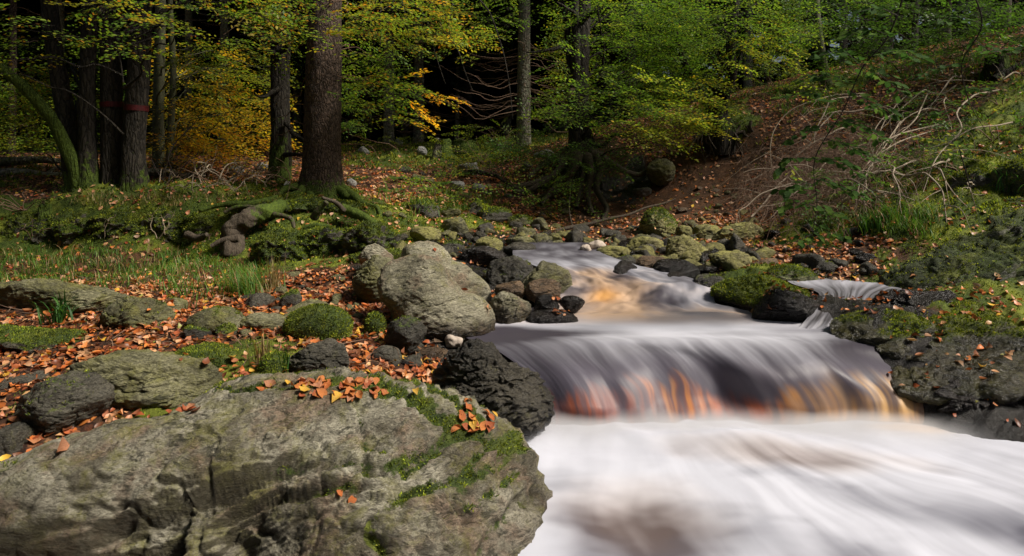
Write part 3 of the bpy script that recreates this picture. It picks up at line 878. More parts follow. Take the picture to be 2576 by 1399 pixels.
# right side ledges
R('wet_ledge', (1890, 722, 2062, 818), 'wet dark ledge with leaves left of the small side waterfall', M_WET, 181, 6, Y=5.75, facets=6, moss=0.25, wet=0.7, dep=0.7, waterz=0.42, bury=0.2, fol=(-0.6, -0.2, 0.7))
R('wet_ledge', (2192, 726, 2430, 812), 'wet black ledge covered in leaves right of the small side waterfall', M_WET, 182, 6, Y=5.65, facets=6, wet=0.7, dep=0.75, bury=0.2, fol=(-0.6, -0.2, 0.7))
R('wet_ledge', (2290, 915, 2600, 1062), 'black dripping rock face below the layered ledge', M_WET, 185, 7, Y=4.62, facets=8, wet=0.7, dep=0.9, waterz=0.0, bury=0.15, amp=0.09, samp=1.5, moss=0.12)
R('wet_ledge', (2440, 880, 2800, 1060), 'black mossy rock at the right edge of the picture beside the lower pool', M_DARK, 186, 7, Y=4.6, facets=8, moss=0.4, wet=0.4, dep=0.9, waterz=0.0, bury=0.15, amp=0.09, samp=1.5)
R('mossy_boulder', (2380, 420, 2530, 500), 'dark moss covered rock under the fern like tuft at the right', M_DARK, 190, 5, Y=7.5, facets=5, moss=1.2, cat='boulder')
R('mossy_boulder', (2470, 400, 2700, 520), 'grey rock with moss at the right edge beneath the bank', M_SLAB, 191, 6, Y=7.2, facets=6, moss=0.8, cat='boulder')
R('small_stone', (1590, 470, 1640, 490), 'thin ledge stone in the dark hollow', M_DARK, 192, 4, Y=10.8)
# pale stones on the far slope
for i, (b, l) in enumerate([((900, 343 + 25, 930, 386), 'pale rounded stone in the moss right of the big spruce'), ((1048, 368, 1075, 392), 'white grey stone left of the tree stump'),
                            ((870, 448, 898, 470), 'white stone low on the slope right of the big spruce'), ((1150, 408, 1205, 440), 'white jagged stone in the middle of the leafy slope'),
                            ((1185, 460, 1222, 482), 'small white stone below the jagged one'), ((1340, 375, 1400, 398), 'pale flat stone right of the pale spruce trunk'),
                            ((1130, 455, 1170, 480), 'dull grey stone on the slope beside the green bush'), ((640, 408, 690, 432), 'pale mossy stone left of the dark mossy trunk'),
                            ((575, 415, 615, 438), 'grey stone behind the brush pile'), ((712, 455, 732, 480), 'small upright grey stone left of the big spruce foot'),
                            ((1100, 520, 1160, 545), 'mossy stone on the lower slope'), ((1020, 500, 1110, 545), 'dark stone with a bright moss cap on the lower slope'),
                            ((1165, 505, 1235, 545), 'dark green stone at the bottom of the leafy slope'), ((1275, 540, 1345, 570), 'flat mossy stone at the foot of the leafy slope'),
                            ((1110, 545, 1180, 590), 'big dull stone low on the slope by the water'), ((1195, 520, 1290, 560), 'round moss cushion low on the slope')]):
    R('slope_stone', b, l, M_DARK if i in (11, 12, 15) else (M_ROCK if i in (2 + 8, 13, 14) else M_WHITE), 300 + i, 4, moss=(0.9 if i in (10, 11, 12, 13, 15) else 0.1), facets=7)
R('root_stone', (755, 990, 10, 10), '', M_DARK, 1, 3) if False else None
R('small_stone', (1150, 640, 1190, 660), 'small brown stone by the far bank', M_BROWN, 330, 3, Y=7.6) if False else None


def outcrop(name, label, cat, mat, quad, Yb, Yf, nr, nc, wpx, tpx, tilt, seed, moss, dip=0.35, lv=5, waterz=None, dep=0.9, lift=0.0, chip=0.5):
    """one rock made of overlapping layers; quad = four picture corners (back left, back right, front right, front left)"""
    r_ = np.random.default_rng(seed)
    Vs, Ts, k = [], [], 0
    q = np.array(quad, float)
    for i in range(nr):
        for j in range(nc):
            u = (j + r_.uniform(-.35, .35) + .5) / nc; v = (i + r_.uniform(-.3, .3) + .5) / nr
            p = (q[0] * (1 - u) + q[1] * u) * (1 - v) + (q[3] * (1 - u) + q[2] * u) * v
            Y = Yb + (Yf - Yb) * v
            w = wpx * r_.uniform(.7, 1.3) / 2 / F * Y; th = tpx * r_.uniform(.7, 1.4) / 2 / F * Y
            V, T = shape_rock(lv, (w, w * dep * r_.uniform(.7, 1.1), th), seed * 50 + i * nc + j, facets=9, rot=(dip * r_.uniform(.4, 1.3), -tilt * r_.uniform(.7, 1.3), r_.uniform(-.4, .4)), amp=.075, fol=(-math.sin(tilt), -.45, math.cos(tilt)), freq=15, samp=2.0, cut=(.5, .95), chip=chip, lin=.10)
            V = V + at(p[0], p[1], Y) - (0, 0, th * .8 - lift)
            Vs.append(V); Ts.append(T + k); k += len(V)
    V, T = np.concatenate(Vs), np.concatenate(Ts)
    N = vnormals(V, T)
    ct, st_ = math.cos(tilt), math.sin(tilt)
    A_ = np.stack([(V[:, 0] * ct + V[:, 2] * st_) * 1.3, V[:, 1] * 2.5, (-V[:, 0] * st_ + V[:, 2] * ct) * 11], 1)
    nz = fbm(A_ + seed, 4, seed + 2)
    mo = np.clip(sm(0.1, 0.7, N[:, 2] + 1.3 * nz) * moss * 1.4, 0, 1)
    we = np.clip(0.35 + 0.9 * fbm(A_ * .7 + 9, 3, seed + 6), 0, 0.8)
    if waterz is not None:
        hz = V[:, 2] - waterz + 0.10 * nz
        we = np.maximum(we, sm(0.36, 0.12, hz)); mo = mo * sm(0.12, 0.25, hz)
    o = mk(name, V, T, mat, origin=(V[:, 0].mean(), V[:, 1].mean(), V[:, 2].min()), attrs=dict(moss=mo, wet=we))
    tag(o, label, cat)
    ROCKS.append((o, V, T, N, mo, we))


outcrop('rock_ledge', 'layered grey green rock ledge at the right of the waterfall lip, strewn with leaves', 'rock', M_SLAB, [(2170, 810), (2540, 800), (2560, 940), (2330, 950)], 5.4, 4.8, 5, 4, 220, 34, .22, 11, .62, waterz=.30, dip=.22)
outcrop('rock_ledge', 'layered mossy rock at the right edge of the picture above the dark pool', 'rock', M_SLAB, [(2470, 800), (2780, 770), (2780, 940), (2500, 950)], 5.5, 4.85, 4, 3, 240, 44, .25, 12, .8, waterz=.25, dip=.25)
outcrop('rock_slab', 'long slanting layered slab of green rock above the side pool', 'rock', M_SLAB, [(2330, 665), (2600, 590), (2620, 700), (2300, 715)], 6.7, 6.2, 5, 3, 330, 30, .36, 13, .75, dip=.45, lv=5, chip=.5, dep=.6)
outcrop('rock_slab', 'layered olive slab at the right edge of the picture', 'rock', M_SLAB, [(2500, 620), (2800, 530), (2800, 690), (2560, 720)], 6.5, 5.9, 5, 3, 340, 34, .38, 14, .75, dip=.45, lv=5, chip=.5, dep=.6)
outcrop('rock_slab', 'dark mossy layered rock behind the long slanting slab', 'rock', M_DARK, [(2230, 620), (2520, 480), (2540, 530), (2290, 640)], 7.5, 7.1, 2, 4, 240, 34, .42, 15, .9, dip=.4, dep=.6)
outcrop('wet_ledge', 'black wet rocks showing between the leaves above the layered ledge', 'rock', M_WET, [(2200, 745), (2560, 730), (2560, 795), (2180, 795)], 6.1, 5.6, 2, 4, 150, 36, .3, 16, .3)
for i, (b, l, dn) in enumerate([((150, 512, 262, 600), 'dark green moss mound at the left part of the bank', 1.6), ((240, 503, 350, 590), 'moss covered hummock hanging over the bank edge left of the ringed trunks', 1.8), ((340, 510, 452, 600), 'moss covered hummock on the bank below the ringed trunks', 1.8),
                               ((440, 512, 548, 600), 'green moss hummock above the dark hollow in the bank', 2.2), ((655, 560, 775, 655), 'mossy lump at the foot of the bank right of the broken trunk', 1.8), ((700, 482, 800, 535), 'bright green moss cushion at the left foot of the thick spruce', 2.4),
                               ((800, 496, 900, 538), 'brightest green moss cushion right in front of the thick spruce', 2.4), ((760, 560, 880, 640), 'broad mossy lump in the middle of the bank under the spruce', 1.7), ((880, 545, 985, 640), 'dark mossy root mound at the right end of the spruce bank', 1.5), ((600, 490, 700, 530), 'mossy swelling on the bank edge above the broken trunk', 2.0),
                               ((900, 620, 1000, 660), 'small moss patch beside the pointed grey rock', 2.2), ((30, 520, 150, 600), 'dark moss mound at the left end of the bank', 1.4)]):
    w_ = b[2] - b[0]
    put_rock('moss_mound', (b[0] - .25 * w_, b[1] + .12 * (b[3] - b[1]), b[2] + .25 * w_, b[3] - 4), l, M_DARK, 800 + i, 5, moss=dn * .8, facets=6, amp=.17, dep=.8, cat='moss mound', samp=.9, bury=.45)
print('rocks done')

# stream stones: many small alike ones, sharing meshes
smesh = []
for k in range(10):
    V_, T_ = shape_rock(3, (1, rng.uniform(0.6, 0.9), rng.uniform(0.35, 0.6)), 500 + k, facets=11, amp=0.07, cut=(.42, .85))
    mt = [M_YEL, M_ROCK, M_DARK, M_YEL, M_BROWN, M_ROCK, M_WET, M_DARK, M_YEL, M_ROCK][k]
    zz = np.zeros(len(V_))
    smesh.append(mesh('stone', V_, T_, mt, attrs=dict(moss=zz + 0.25, wet=zz + (0.9 if k == 6 else 0))))


def stones(n, box, size, label, group, pick=None, name='stone', cat='stone', zoff=0.0):
    for i in range(n):
        px, py = rng.uniform(box[0], box[2]), rng.uniform(box[1], box[3])
        h = hit(px, py)
        if h[1] > 19: continue
        o = bpy.data.objects.new(name, smesh[pick[i % len(pick)] if pick else rng.integers(10)])
        COL.objects.link(o)
        s = rng.uniform(*size) * (1 if rng.random() < 0.8 else 1.6)
        o.location = (h[0], h[1], h[2] + s * 0.12 + zoff)
        o.scale = (s, s, s)
        o.rotation_euler = (rng.uniform(-0.3, 0.3), rng.uniform(-0.3, 0.3), rng.uniform(0, 6.28))
        tag(o, label, cat, group)


stones(90, (1290, 565, 1790, 625), (0.05, 0.14), 'one of the flat angular stones of the scree between the dark bank and the stream', 'scree stones below the far bank', [0, 1, 2, 3, 5, 7, 9])
stones(26, (1660, 560, 1900, 690), (0.06, 0.13), 'one of the olive stones filling gaps between the far boulders', 'gap stones between the far boulders', [0, 3, 8, 2])
stones(26, (1420, 600, 1640, 660), (0.06, 0.12), 'one of the stones along the edge of the upper stream', 'stones edging the upper stream', [2, 6, 3, 5])
stones(40, (1540, 630, 1800, 690), (0.06, 0.15), 'one of the stones bordering the right side of the cascade', 'stones bordering the cascade', [0, 2, 6, 8, 3])
stones(30, (980, 590, 1290, 660), (0.06, 0.13), 'one of the small stones on the far left shore of the stream', 'stones on the far left shore', [1, 2, 7, 6, 3])
stones(30, (600, 690, 950, 860), (0.04, 0.09), 'one of the small grey stones lying among the orange leaves', 'small stones among the orange leaves', [1, 5, 9, 7])
stones(24, (980, 850, 1120, 920), (0.03, 0.07), 'one of the wet pebbles in the leafy backwater', 'pebbles in the leafy backwater', [4, 6, 7])
stones(36, (950, 400, 1500, 590), (0.06, 0.16), 'one of the small stones half buried in the leafy slope', 'stones on the leafy slope', [1, 2, 7, 5])
stones(30, (1700, 470, 1900, 570), (0.04, 0.10), 'one of the small stones in the bare soil bank', 'stones in the bare soil bank', [1, 5, 4, 3])
stones(24, (1900, 560, 2200, 700), (0.05, 0.12), 'one of the dark stones in the mossy leaf strewn bank', 'stones in the mossy right bank', [2, 7, 6])
print('stones done')
# PART2

# ------------------------------------------------------------------ water
def water_mat():
    t = NT('stream_water')
    c = t.attr('Col', 'Color')
    fo = t.attr('foam')
    rg = t.math('ADD', 0.46, t.math('MULTIPLY', fo, 0.3))
    p = t.n('BsdfPrincipled', Base_Color=c, Roughness=rg)
    p.inputs['IOR'].default_value = 1.33
    return t.out(p.outputs[0])


M_WATER = water_mat()
DARKW = np.array([0.030, 0.024, 0.034])
FOAM = np.array([0.55, 0.555, 0.62])
TAN = np.array([0.62, 0.42, 0.27])


def blend(a, b, f):
    f = np.asarray(f)[:, None]
    return a * (1 - f) + b * f


def strip(name, rows, nu, nv, colf, dispf=None):
    """rows of (px, Y, z) across the flow, upstream row first"""
    R_ = np.array([[[(px - HX) / F * Y, Y, z] for px in pxs] for pxs, Y, z in rows])
    A = np.stack([catmull(r, nu) for r in R_])
    G = np.stack([catmull(A[:, i], nv) for i in range(nu)], 1)        # nv, nu, 3
    V = G.reshape(-1, 3)
    s = np.repeat(np.linspace(0, len(rows) - 1, nv), nu)
    t = np.tile(np.linspace(0, 1, nu), nv)
    if dispf is not None: V = V + dispf(s, t, V)
    i = np.arange(nv - 1)[:, None] * nu
    j = np.arange(nu - 1)[None]
    Fc = np.stack([i + j, i + nu + j, i + nu + j + 1, i + j + 1], -1).reshape(-1, 4)
    col, foam = colf(s, t, V)
    o = mk(name, V, Fc, M_WATER, col=col, attrs=dict(foam=foam))
    return tag(o, kind='structure')


def streak(t, s, ft, fs, seed, o=3):
    return fbm(np.stack([t * ft, s * fs, 0 * t], 1), o, seed, 0.55)


def fall_disp(s, t, V):
    d = np.zeros_like(V)
    lump = fbm(np.stack([t * 5, s * 1.1, 0 * t + 3], 1), 3, 91)
    casc = sm(2.3, 3.2, s) * sm(6.2, 5.2, s)
    d[:, 2] = casc * 0.075 * lump + 0.008 * sm(8, 9.5, s) * streak(t, s, 26, 0.35, 92)
    dome = np.exp(-((t - 0.68) / 0.17) ** 2 - ((s - 4.5) / 0.75) ** 2)
    d[:, 2] += 0.055 * dome
    lip = sm(8.6, 9.6, s) * sm(12.2, 11, s)
    d[:, 2] += 0.07 * sm(7.4, 9.0, s) * sm(11.6, 9.8, s) * (1 - ((t - .5) / .5) ** 2)
    d[:, 1] = -0.30 * lip * fbm(np.stack([t * 4.5, s * 0.15, 0 * t], 1), 2, 93)
    d[:, 2] += 0.055 * lip * fbm(np.stack([t * 5.5, s * 0.3, 0 * t + 8], 1), 2, 94)
    return d


def fall_col(s, t, V):
    tw = t + 0.02 * fbm(np.stack([t * 3, s * 0.8, 0 * t], 1), 2, 95)
    k1 = streak(tw, s, 55, 0.30, 96, 3) * 0.5 + 0.5
    k2 = streak(tw, s, 18, 0.25, 97, 3) * 0.5 + 0.5
    soft = fbm(np.stack([t * 5, s * 1.3, 0 * t], 1), 3, 98) * 0.5 + 0.5
    lv = np.interp(s, [0, 2, 2.6, 3.2, 4, 5, 5.7, 6.3, 7.2, 8.0, 8.7, 9.3, 10.0, 11.0, 11.75, 12.0],
                   [0.10, 0.30, 0.50, 0.45, 0.42, 0.45, 0.78, 0.86, 0.72, 0.74, 0.54, 0.30, 0.13, 0.05, 0.10, 0.8])
    side = np.interp(t, [0, 0.08, 0.2, 0.5, 0.75, 0.92, 1], [0.35, 0.55, 0.85, 1.15, 1.0, 0.55, 0.40])
    lip = sm(6.3, 7.0, s) * sm(11.8, 11.2, s)
    sd = 1 * (1 - lip) + side * lip
    f = lv * sd + lip * ((k2 - 0.5) * 0.58 + (k1 - 0.5) * 0.12) * sm(6.8, 8.6, s) + (soft - 0.5) * 0.75 * (1 - sm(7.2, 9.2, s)) + (soft - 0.5) * 0.5 * sm(2.2, 3, s) * sm(6, 5.4, s)
    dome = np.exp(-((t - 0.68) / 0.14) ** 2 - ((s - 4.75) / 0.62) ** 2)
    f = f - 0.25 * dome
    darkp = 1.25 * np.exp(-((t - 0.16) / 0.17) ** 2 - ((s - 7.6) / 0.8) ** 2) + 0.9 * np.exp(-((t - 1.0) / 0.12) ** 2 - ((s - 9) / 1.3) ** 2)
    splash = sm(0.0, 0.5, s - (11.75 + 0.45 * streak(t, s * 0, 7, 0, 132, 3) - 0.3 * sm(.3, .45, t) * sm(.62, .5, t)))
    f = np.clip(f - 0.62 * darkp, 0.0, 1)
    f = np.maximum(f, splash * .85)
    f = f * f * (3 - 2 * f) * 0.92 + 0.04
    base = np.tile(DARKW, (len(s), 1))
    base = blend(base, np.array([0.085, 0.072, 0.105]), sm(9, 10.2, s) * sm(11.8, 11, s) * (0.2 + 0.5 * k2))
    # rock stained amber seen through the thin lower part of the fall
    edge = 10.3 + 0.95 * (streak(tw, s * 0, 8, 0, 99, 2)) + 0.5 * (streak(tw, s * 0, 24, 0, 100, 2)) + 0.5 * sm(.42, .5, t) * sm(.66, .58, t)
    am = sm(0.0, 0.55, s - edge) * (1 - splash) * (0.55 + 0.6 * sm(0.35, 0.6, k1))
    blot = sm(-0.35, 0.25, fbm(np.stack([t * 9, s * 0.5, 0 * t + 5], 1), 3, 141))
    big = (0.35 + 0.65 * blot) * np.interp(t, [0, 0.02, 0.05, 0.27, 0.30, 0.36, 0.62, 0.66, 0.93, 1.0], [0.7, 1.0, 1.0, 1.0, 0.3, 1.0, 0.85, 0.9, 1.0, 0.9])
    am = np.clip(am * big, 0, 1) * 0.95
    gold = sm(0.55, 0.68, t + 0.05 * (k2 - 0.5))
    acol = blend(np.array([0.40, 0.080, 0.012]) * (0.12 + 1.25 * k1[:, None] ** 1.5), np.array([0.44, 0.215, 0.05]) * (0.25 + 1.1 * k1[:, None]), gold)
    acol = blend(acol, np.array([0.75, 0.30, 0.03]), np.exp(-((t - 0.38) / 0.05) ** 2) * sm(0.4, 0.7, k1))
    base = blend(base, acol, am)
    gs = sm(0.72, 0.86, t) * sm(1.0, 0.96, t) * sm(9.7, 10.6, s) * sm(0.35, 0.62, k2)
    base = blend(base, np.array([0.62, 0.36, 0.13]), gs * 0.8)
    tan = sm(2.6, 3.2, s) * sm(6.9, 5.6, s) * np.clip(1.35 * soft - 0.15 + 0.5 * np.exp(-((t - 0.42) / 0.2) ** 2) - 0.5 * sm(0.55, 0.75, t) * sm(5.4, 4.9, s), 0, 1)
    fc = blend(np.tile(FOAM, (len(s), 1)), TAN, tan * 0.95)
    tg = sm(0.35, 0.8, t) * sm(9.4, 10.8, s) * sm(12.0, 11.7, s)
    fc = blend(fc, np.array([0.74, 0.60, 0.47]), 0.7 * tg)
    amb = np.exp(-((t - 0.33) / 0.09) ** 2 - ((s - 4.5) / 0.35) ** 2)
    col = blend(base, fc, f)
    col = blend(col, np.array([0.72, 0.36, 0.10]), 0.75 * amb)
    return col, f


rows = [
    ((1300, 1350, 1400, 1450, 1500), 8.5, 0.76),
    ((1290, 1345, 1400, 1450, 1505), 7.8, 0.755),
    ((1300, 1370, 1430, 1490, 1550), 7.35, 0.73),
    ((1370, 1440, 1510, 1580, 1650), 7.0, 0.66),
    ((1400, 1490, 1580, 1680, 1790), 6.6, 0.57),
    ((1370, 1470, 1590, 1700, 1815), 6.2, 0.47),
    ((1200, 1380, 1590, 1790, 2050), 5.9, 0.425),
    ((1150, 1370, 1640, 1870, 2250), 5.6, 0.41),
    ((1180, 1400, 1680, 1930, 2230), 5.3, 0.40),
    ((1265, 1470, 1730, 1990, 2215), 5.05, 0.36),
    ((1335, 1530, 1790, 2050, 2275), 4.86, 0.25),
    ((1372, 1575, 1840, 2110, 2315), 4.74, 0.11),
    ((1380, 1585, 1860, 2130, 2335), 4.62, -0.04),
]
strip('waterfall_water', rows, 380, 440, fall_col, fall_disp)

# lower pool: streaks fan out from the middle of the fall
nx, ny = 420, 330
X, Y = np.meshgrid(np.linspace(-1.2, 6.0, nx), np.linspace(4.78, 0.3, ny))
X, Y = X.ravel(), Y.ravel()
sx, sy = 0.75, 5.6
th = np.arctan2(X - sx, sy - Y)
rad = np.hypot(X - sx, sy - Y)
th2 = th + 0.10 * fbm(np.stack([X * 1.1, Y * 1.1, 0 * X], 1), 2, 111)
st1 = fbm(np.stack([th2 * 22, rad * 0.9, 0 * X], 1), 4, 112) * 0.5 + 0.5
st2 = fbm(np.stack([th2 * 7, rad * 0.8, 0 * X], 1), 3, 113) * 0.5 + 0.5
cloud = fbm(np.stack([X * 1.5, Y * 2.6, 0 * X], 1), 4, 114) * 0.5 + 0.5
nearf = sm(4.05, 4.5, Y)


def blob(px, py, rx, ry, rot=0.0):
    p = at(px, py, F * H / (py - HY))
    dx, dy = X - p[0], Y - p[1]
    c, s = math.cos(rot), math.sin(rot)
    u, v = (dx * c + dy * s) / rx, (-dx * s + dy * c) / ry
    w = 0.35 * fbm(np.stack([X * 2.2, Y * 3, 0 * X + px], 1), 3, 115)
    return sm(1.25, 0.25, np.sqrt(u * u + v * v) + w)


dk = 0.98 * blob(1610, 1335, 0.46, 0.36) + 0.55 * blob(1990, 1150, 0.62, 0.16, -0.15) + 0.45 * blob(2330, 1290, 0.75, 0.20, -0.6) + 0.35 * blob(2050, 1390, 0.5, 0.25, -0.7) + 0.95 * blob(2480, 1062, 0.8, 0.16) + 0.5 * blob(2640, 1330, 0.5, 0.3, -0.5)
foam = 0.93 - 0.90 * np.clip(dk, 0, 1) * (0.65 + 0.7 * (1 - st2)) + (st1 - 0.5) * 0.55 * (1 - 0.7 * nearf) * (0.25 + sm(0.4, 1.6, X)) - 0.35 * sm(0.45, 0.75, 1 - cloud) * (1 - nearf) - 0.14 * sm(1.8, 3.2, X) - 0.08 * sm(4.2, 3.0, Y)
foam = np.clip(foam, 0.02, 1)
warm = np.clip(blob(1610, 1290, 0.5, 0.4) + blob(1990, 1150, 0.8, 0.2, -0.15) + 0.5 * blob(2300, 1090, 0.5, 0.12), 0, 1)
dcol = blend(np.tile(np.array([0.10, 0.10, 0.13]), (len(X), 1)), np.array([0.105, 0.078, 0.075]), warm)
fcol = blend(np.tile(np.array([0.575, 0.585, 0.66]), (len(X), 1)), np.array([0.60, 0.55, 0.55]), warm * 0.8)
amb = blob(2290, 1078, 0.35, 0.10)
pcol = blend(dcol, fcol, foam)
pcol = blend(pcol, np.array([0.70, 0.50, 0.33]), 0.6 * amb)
wv_ = fbm(np.stack([X * 2.3, 0 * X, 0 * X], 1), 3, 131)
zp = 0.030 * sm(4.2, 4.55, Y) * wv_ * 0.6 + 0.025 * fbm(np.stack([th2 * 5, rad * 1.2, 0 * X], 1), 2, 116) + 0.014 * np.exp(-((Y - 4.34) / 0.15) ** 2) * (1 + 0.8 * fbm(np.stack([X * 3.5, Y, 0 * X], 1), 3, 117)) * sm(3.0, 2.4, X) \
    + 0.06 * np.exp(-((X - 1.35) / 0.5) ** 2 - ((Y - 4.3) / 0.2) ** 2) - 0.04 * blob(1610, 1325, 0.5, 0.4)
i = np.arange(ny - 1)[:, None] * nx
j = np.arange(nx - 1)[None]
Fp = np.stack([i + j, i + nx + j, i + nx + j + 1, i + j + 1], -1).reshape(-1, 4)
po = mk('pool_water', np.stack([X, Y, zp], 1), Fp, M_WATER, col=pcol, attrs=dict(foam=foam))
tag(po, kind='structure')

# spray hanging over the foot of the fall
t = NT('spray_mist')
c = t.n('NewGeometry').outputs['Position']
sp = t.n('SeparateXYZ', i0=c)
def g_(sock, a, b):
    return t.n('MapRange', Value=sock, From_Min=a, From_Max=b, To_Min=0.0, To_Max=1.0).outputs[0]
nzv = t.n('TexNoise', Vector=c, Scale=3.0, Detail=3.0).outputs[0]
hz_ = t.math('SUBTRACT', 1.0, t.math('DIVIDE', sp.outputs[2], t.math('ADD', 0.02, t.math('MULTIPLY', nzv, 0.15))))
dn_ = t.math('MAXIMUM', hz_, 0.0)
for a in (g_(sp.outputs[0], -0.05, 0.35), g_(sp.outputs[0], 3.1, 2.4), g_(sp.outputs[1], 4.1, 4.5), g_(sp.outputs[1], 4.80, 4.60)):
    dn_ = t.math('MULTIPLY', dn_, a)
vol = t.n('VolumePrincipled', Color=(0.98, 0.98, 1.0, 1), Density=t.math('MULTIPLY', dn_, 13.0))
mo_ = t.n('OutputMaterial'); t.t.links.new(vol.outputs[0], mo_.inputs['Volume'])
bx = np.array([(x, y, z) for x in (-0.05, 3.1) for y in (4.1, 4.95) for z in (-0.05, 0.22)], float)
bf = np.array([(0, 1, 3, 2), (4, 6, 7, 5), (0, 4, 5, 1), (2, 3, 7, 6), (0, 2, 6, 4), (1, 5, 7, 3)])
o = mk('spray_mist', bx, bf, t.m, smooth=False)
tag(o, 'soft white spray hanging over the foot of the waterfall', 'mist', kind='stuff')
S.cycles.volume_step_rate = 1.0
S.cycles.volume_bounces = 1

# side pool and its small fall on the right
def side_col(s, t, V):
    k = streak(t, s, 16, 0.5, 120) * 0.5 + 0.5
    f = np.interp(s, [0, 1, 1.6, 2.5, 3.4, 4], [0.45, 0.42, 0.20, 0.08, 0.12, 0.40]) + (k - 0.5) * 0.8
    f = np.clip(f, 0, 1)
    return blend(np.tile(np.array([0.035, 0.032, 0.034]), (len(s), 1)), np.array([0.62, 0.62, 0.70]), f), f


strip('side_stream_water', [((1960, 2050, 2150, 2250, 2400), 7.1, 0.605), ((1990, 2070, 2150, 2250, 2370), 6.6, 0.60), ((2060, 2100, 2145, 2190, 2240), 6.15, 0.585),
                            ((2040, 2085, 2130, 2170, 2210), 5.8, 0.50), ((2000, 2050, 2110, 2160, 2200), 5.55, 0.39)], 160, 200, side_col,
      lambda s, t, V: np.stack([0 * s, 0 * s, 0.02 * fbm(np.stack([t * 8, s * 0.8, 0 * s], 1), 3, 121) * sm(1.5, 2.2, s)], 1))
foam_l = 'white foam lump caught between the far stones above the cascade'
for b, l, y in (((1478, 603, 1525, 626), 'big white foam lump caught between the far yellow stones', 7.9), ((1458, 614, 1488, 636), 'small round white foam lump on the edge of the upper pool', 7.8), ((1700 - 190, 628, 1560, 640), '', 0),
                ((1118, 840, 1165, 868), 'pinkish foam lump at the foot of the big pale boulder', 5.3)):
    if not l: continue
    o = put_rock('foam_lump', b, l, M_FOAM, 400 + b[0], 4, Y=y, facets=0, amp=0.14, cat='foam')
print('water done')

# ------------------------------------------------------------------ leaves
LEAF8 = np.array([(0, 0, 0), (-.27, .32, .07), (-.29, .62, .09), (0, .33, 0), (0, .68, 0), (0, 1, .02), (.27, .32, .07), (.29, .62, .09)], float)
LEAF8F = np.array([(0, 3, 1), (1, 3, 4), (1, 4, 2), (2, 4, 5), (0, 6, 3), (6, 4, 3), (6, 7, 4), (7, 5, 4)])
LEAF2 = np.array([(0, 0, 0), (-.30, .5, .06), (0, 1, 0), (.30, .5, .06)], float)
LEAF2F = np.array([(0, 3, 2), (0, 2, 1)])


def curled(c, f):
    v = LEAF8.copy()
    v[:, 2] = v[:, 2] * f + c * (v[:, 1] - 0.5) ** 2 * (1 if c > 0 else 1)
    v[:, 2] -= v[:, 2].min() * 0.5
    return v


def pal(P, n, jit=0.25):
    """pick a colour per item from a list of (weight, rgb)"""
    w = np.array([p[0] for p in P], float)
    c = np.array([p[1] for p in P], float)
    k = rng.choice(len(P), n, p=w / w.sum())
    return c[k] * rng.uniform(1 - jit, 1 + jit, (n, 1)) * rng.uniform(0.93, 1.07, (n, 3))


G1, G2, G3, GD = (0.06, 0.135, 0.018), (0.11, 0.205, 0.026), (0.18, 0.27, 0.030), (0.030, 0.065, 0.012)
YG, YE, OR, BR = (0.27, 0.30, 0.03), (0.52, 0.36, 0.03), (0.48, 0.17, 0.02), (0.25, 0.08, 0.02)
P_GREEN = [(3, G1), (4, G2), (2, G3), (.5, YG)]
P_MIX = [(2, G1), (3, G2), (3, G3), (1.5, YG), (0.6, YE), (0.55, OR), (0.3, BR)]
P_YEL = [(1.2, G3), (3, YG), (5, (0.62, 0.44, 0.03)), (1.6, (0.58, 0.25, 0.02))]
P_YG = [(1, G2), (3, G3), (3, YG), (0.7, YE)]
P_GO = [(2, G2), (4, G3), (2, YG), (0.6, YE), (0.8, OR)]
P_DARK = [(4, GD), (3, G1), (0.4, G2)]
P_ORT = [(1, G3), (2, YG), (4, (0.66, 0.42, 0.03)), (2.4, (0.62, 0.26, 0.02))]


def spray_template(seed, dens=1.0):
    r_ = np.random.default_rng(seed)
    pos, dr, lines = [], [], []
    lines.append(((0, 0, 0), (r_.uniform(-.08, .08), 1, 0)))
    for k, y in enumerate(np.linspace(0.12, 0.92, 9)):
        sd = 1 if k % 2 else -1
        a = r_.uniform(0.65, 1.0)
        L = (0.55 * (1 - 0.55 * y)) * r_.uniform(0.75, 1.2)
        d = np.array([sd * math.sin(a), math.cos(a), 0])
        lines.append(((0, y, 0), tuple(np.array([0, y, 0]) + d * L)))
        m = max(2, int(L / 0.085 * dens))
        for q in range(m):
            p = np.array([0, y, 0]) + d * L * (q + 0.7) / m
            a2 = a * sd + (0.75 if q % 2 else -0.75)
            pos.append(p)
            dr.append((math.sin(a2), math.cos(a2), r_.uniform(-0.3, 0.1)))
    pos.append((0, 1, 0)); dr.append((0, 1, 0))
    pos = np.array(pos, float)
    pos[:, 2] = -0.22 * pos[:, 1] ** 2 - 0.25 * pos[:, 0] ** 2 + r_.normal(0, .018, len(pos))
    ln = np.array(lines)
    ln[:, :, 2] = -0.22 * ln[:, :, 1] ** 2 - 0.25 * ln[:, :, 0] ** 2
    dr = norm(np.array(dr, float))
    up = norm(np.array([0, 0, 1.0]) + r_.normal(0, .28, (len(pos), 3)))
    return pos, frames(dr, up), ln


SPR = [spray_template(i) for i in range(8)]
SPRT = [spray_template(20 + i, 0.75) for i in range(4)]


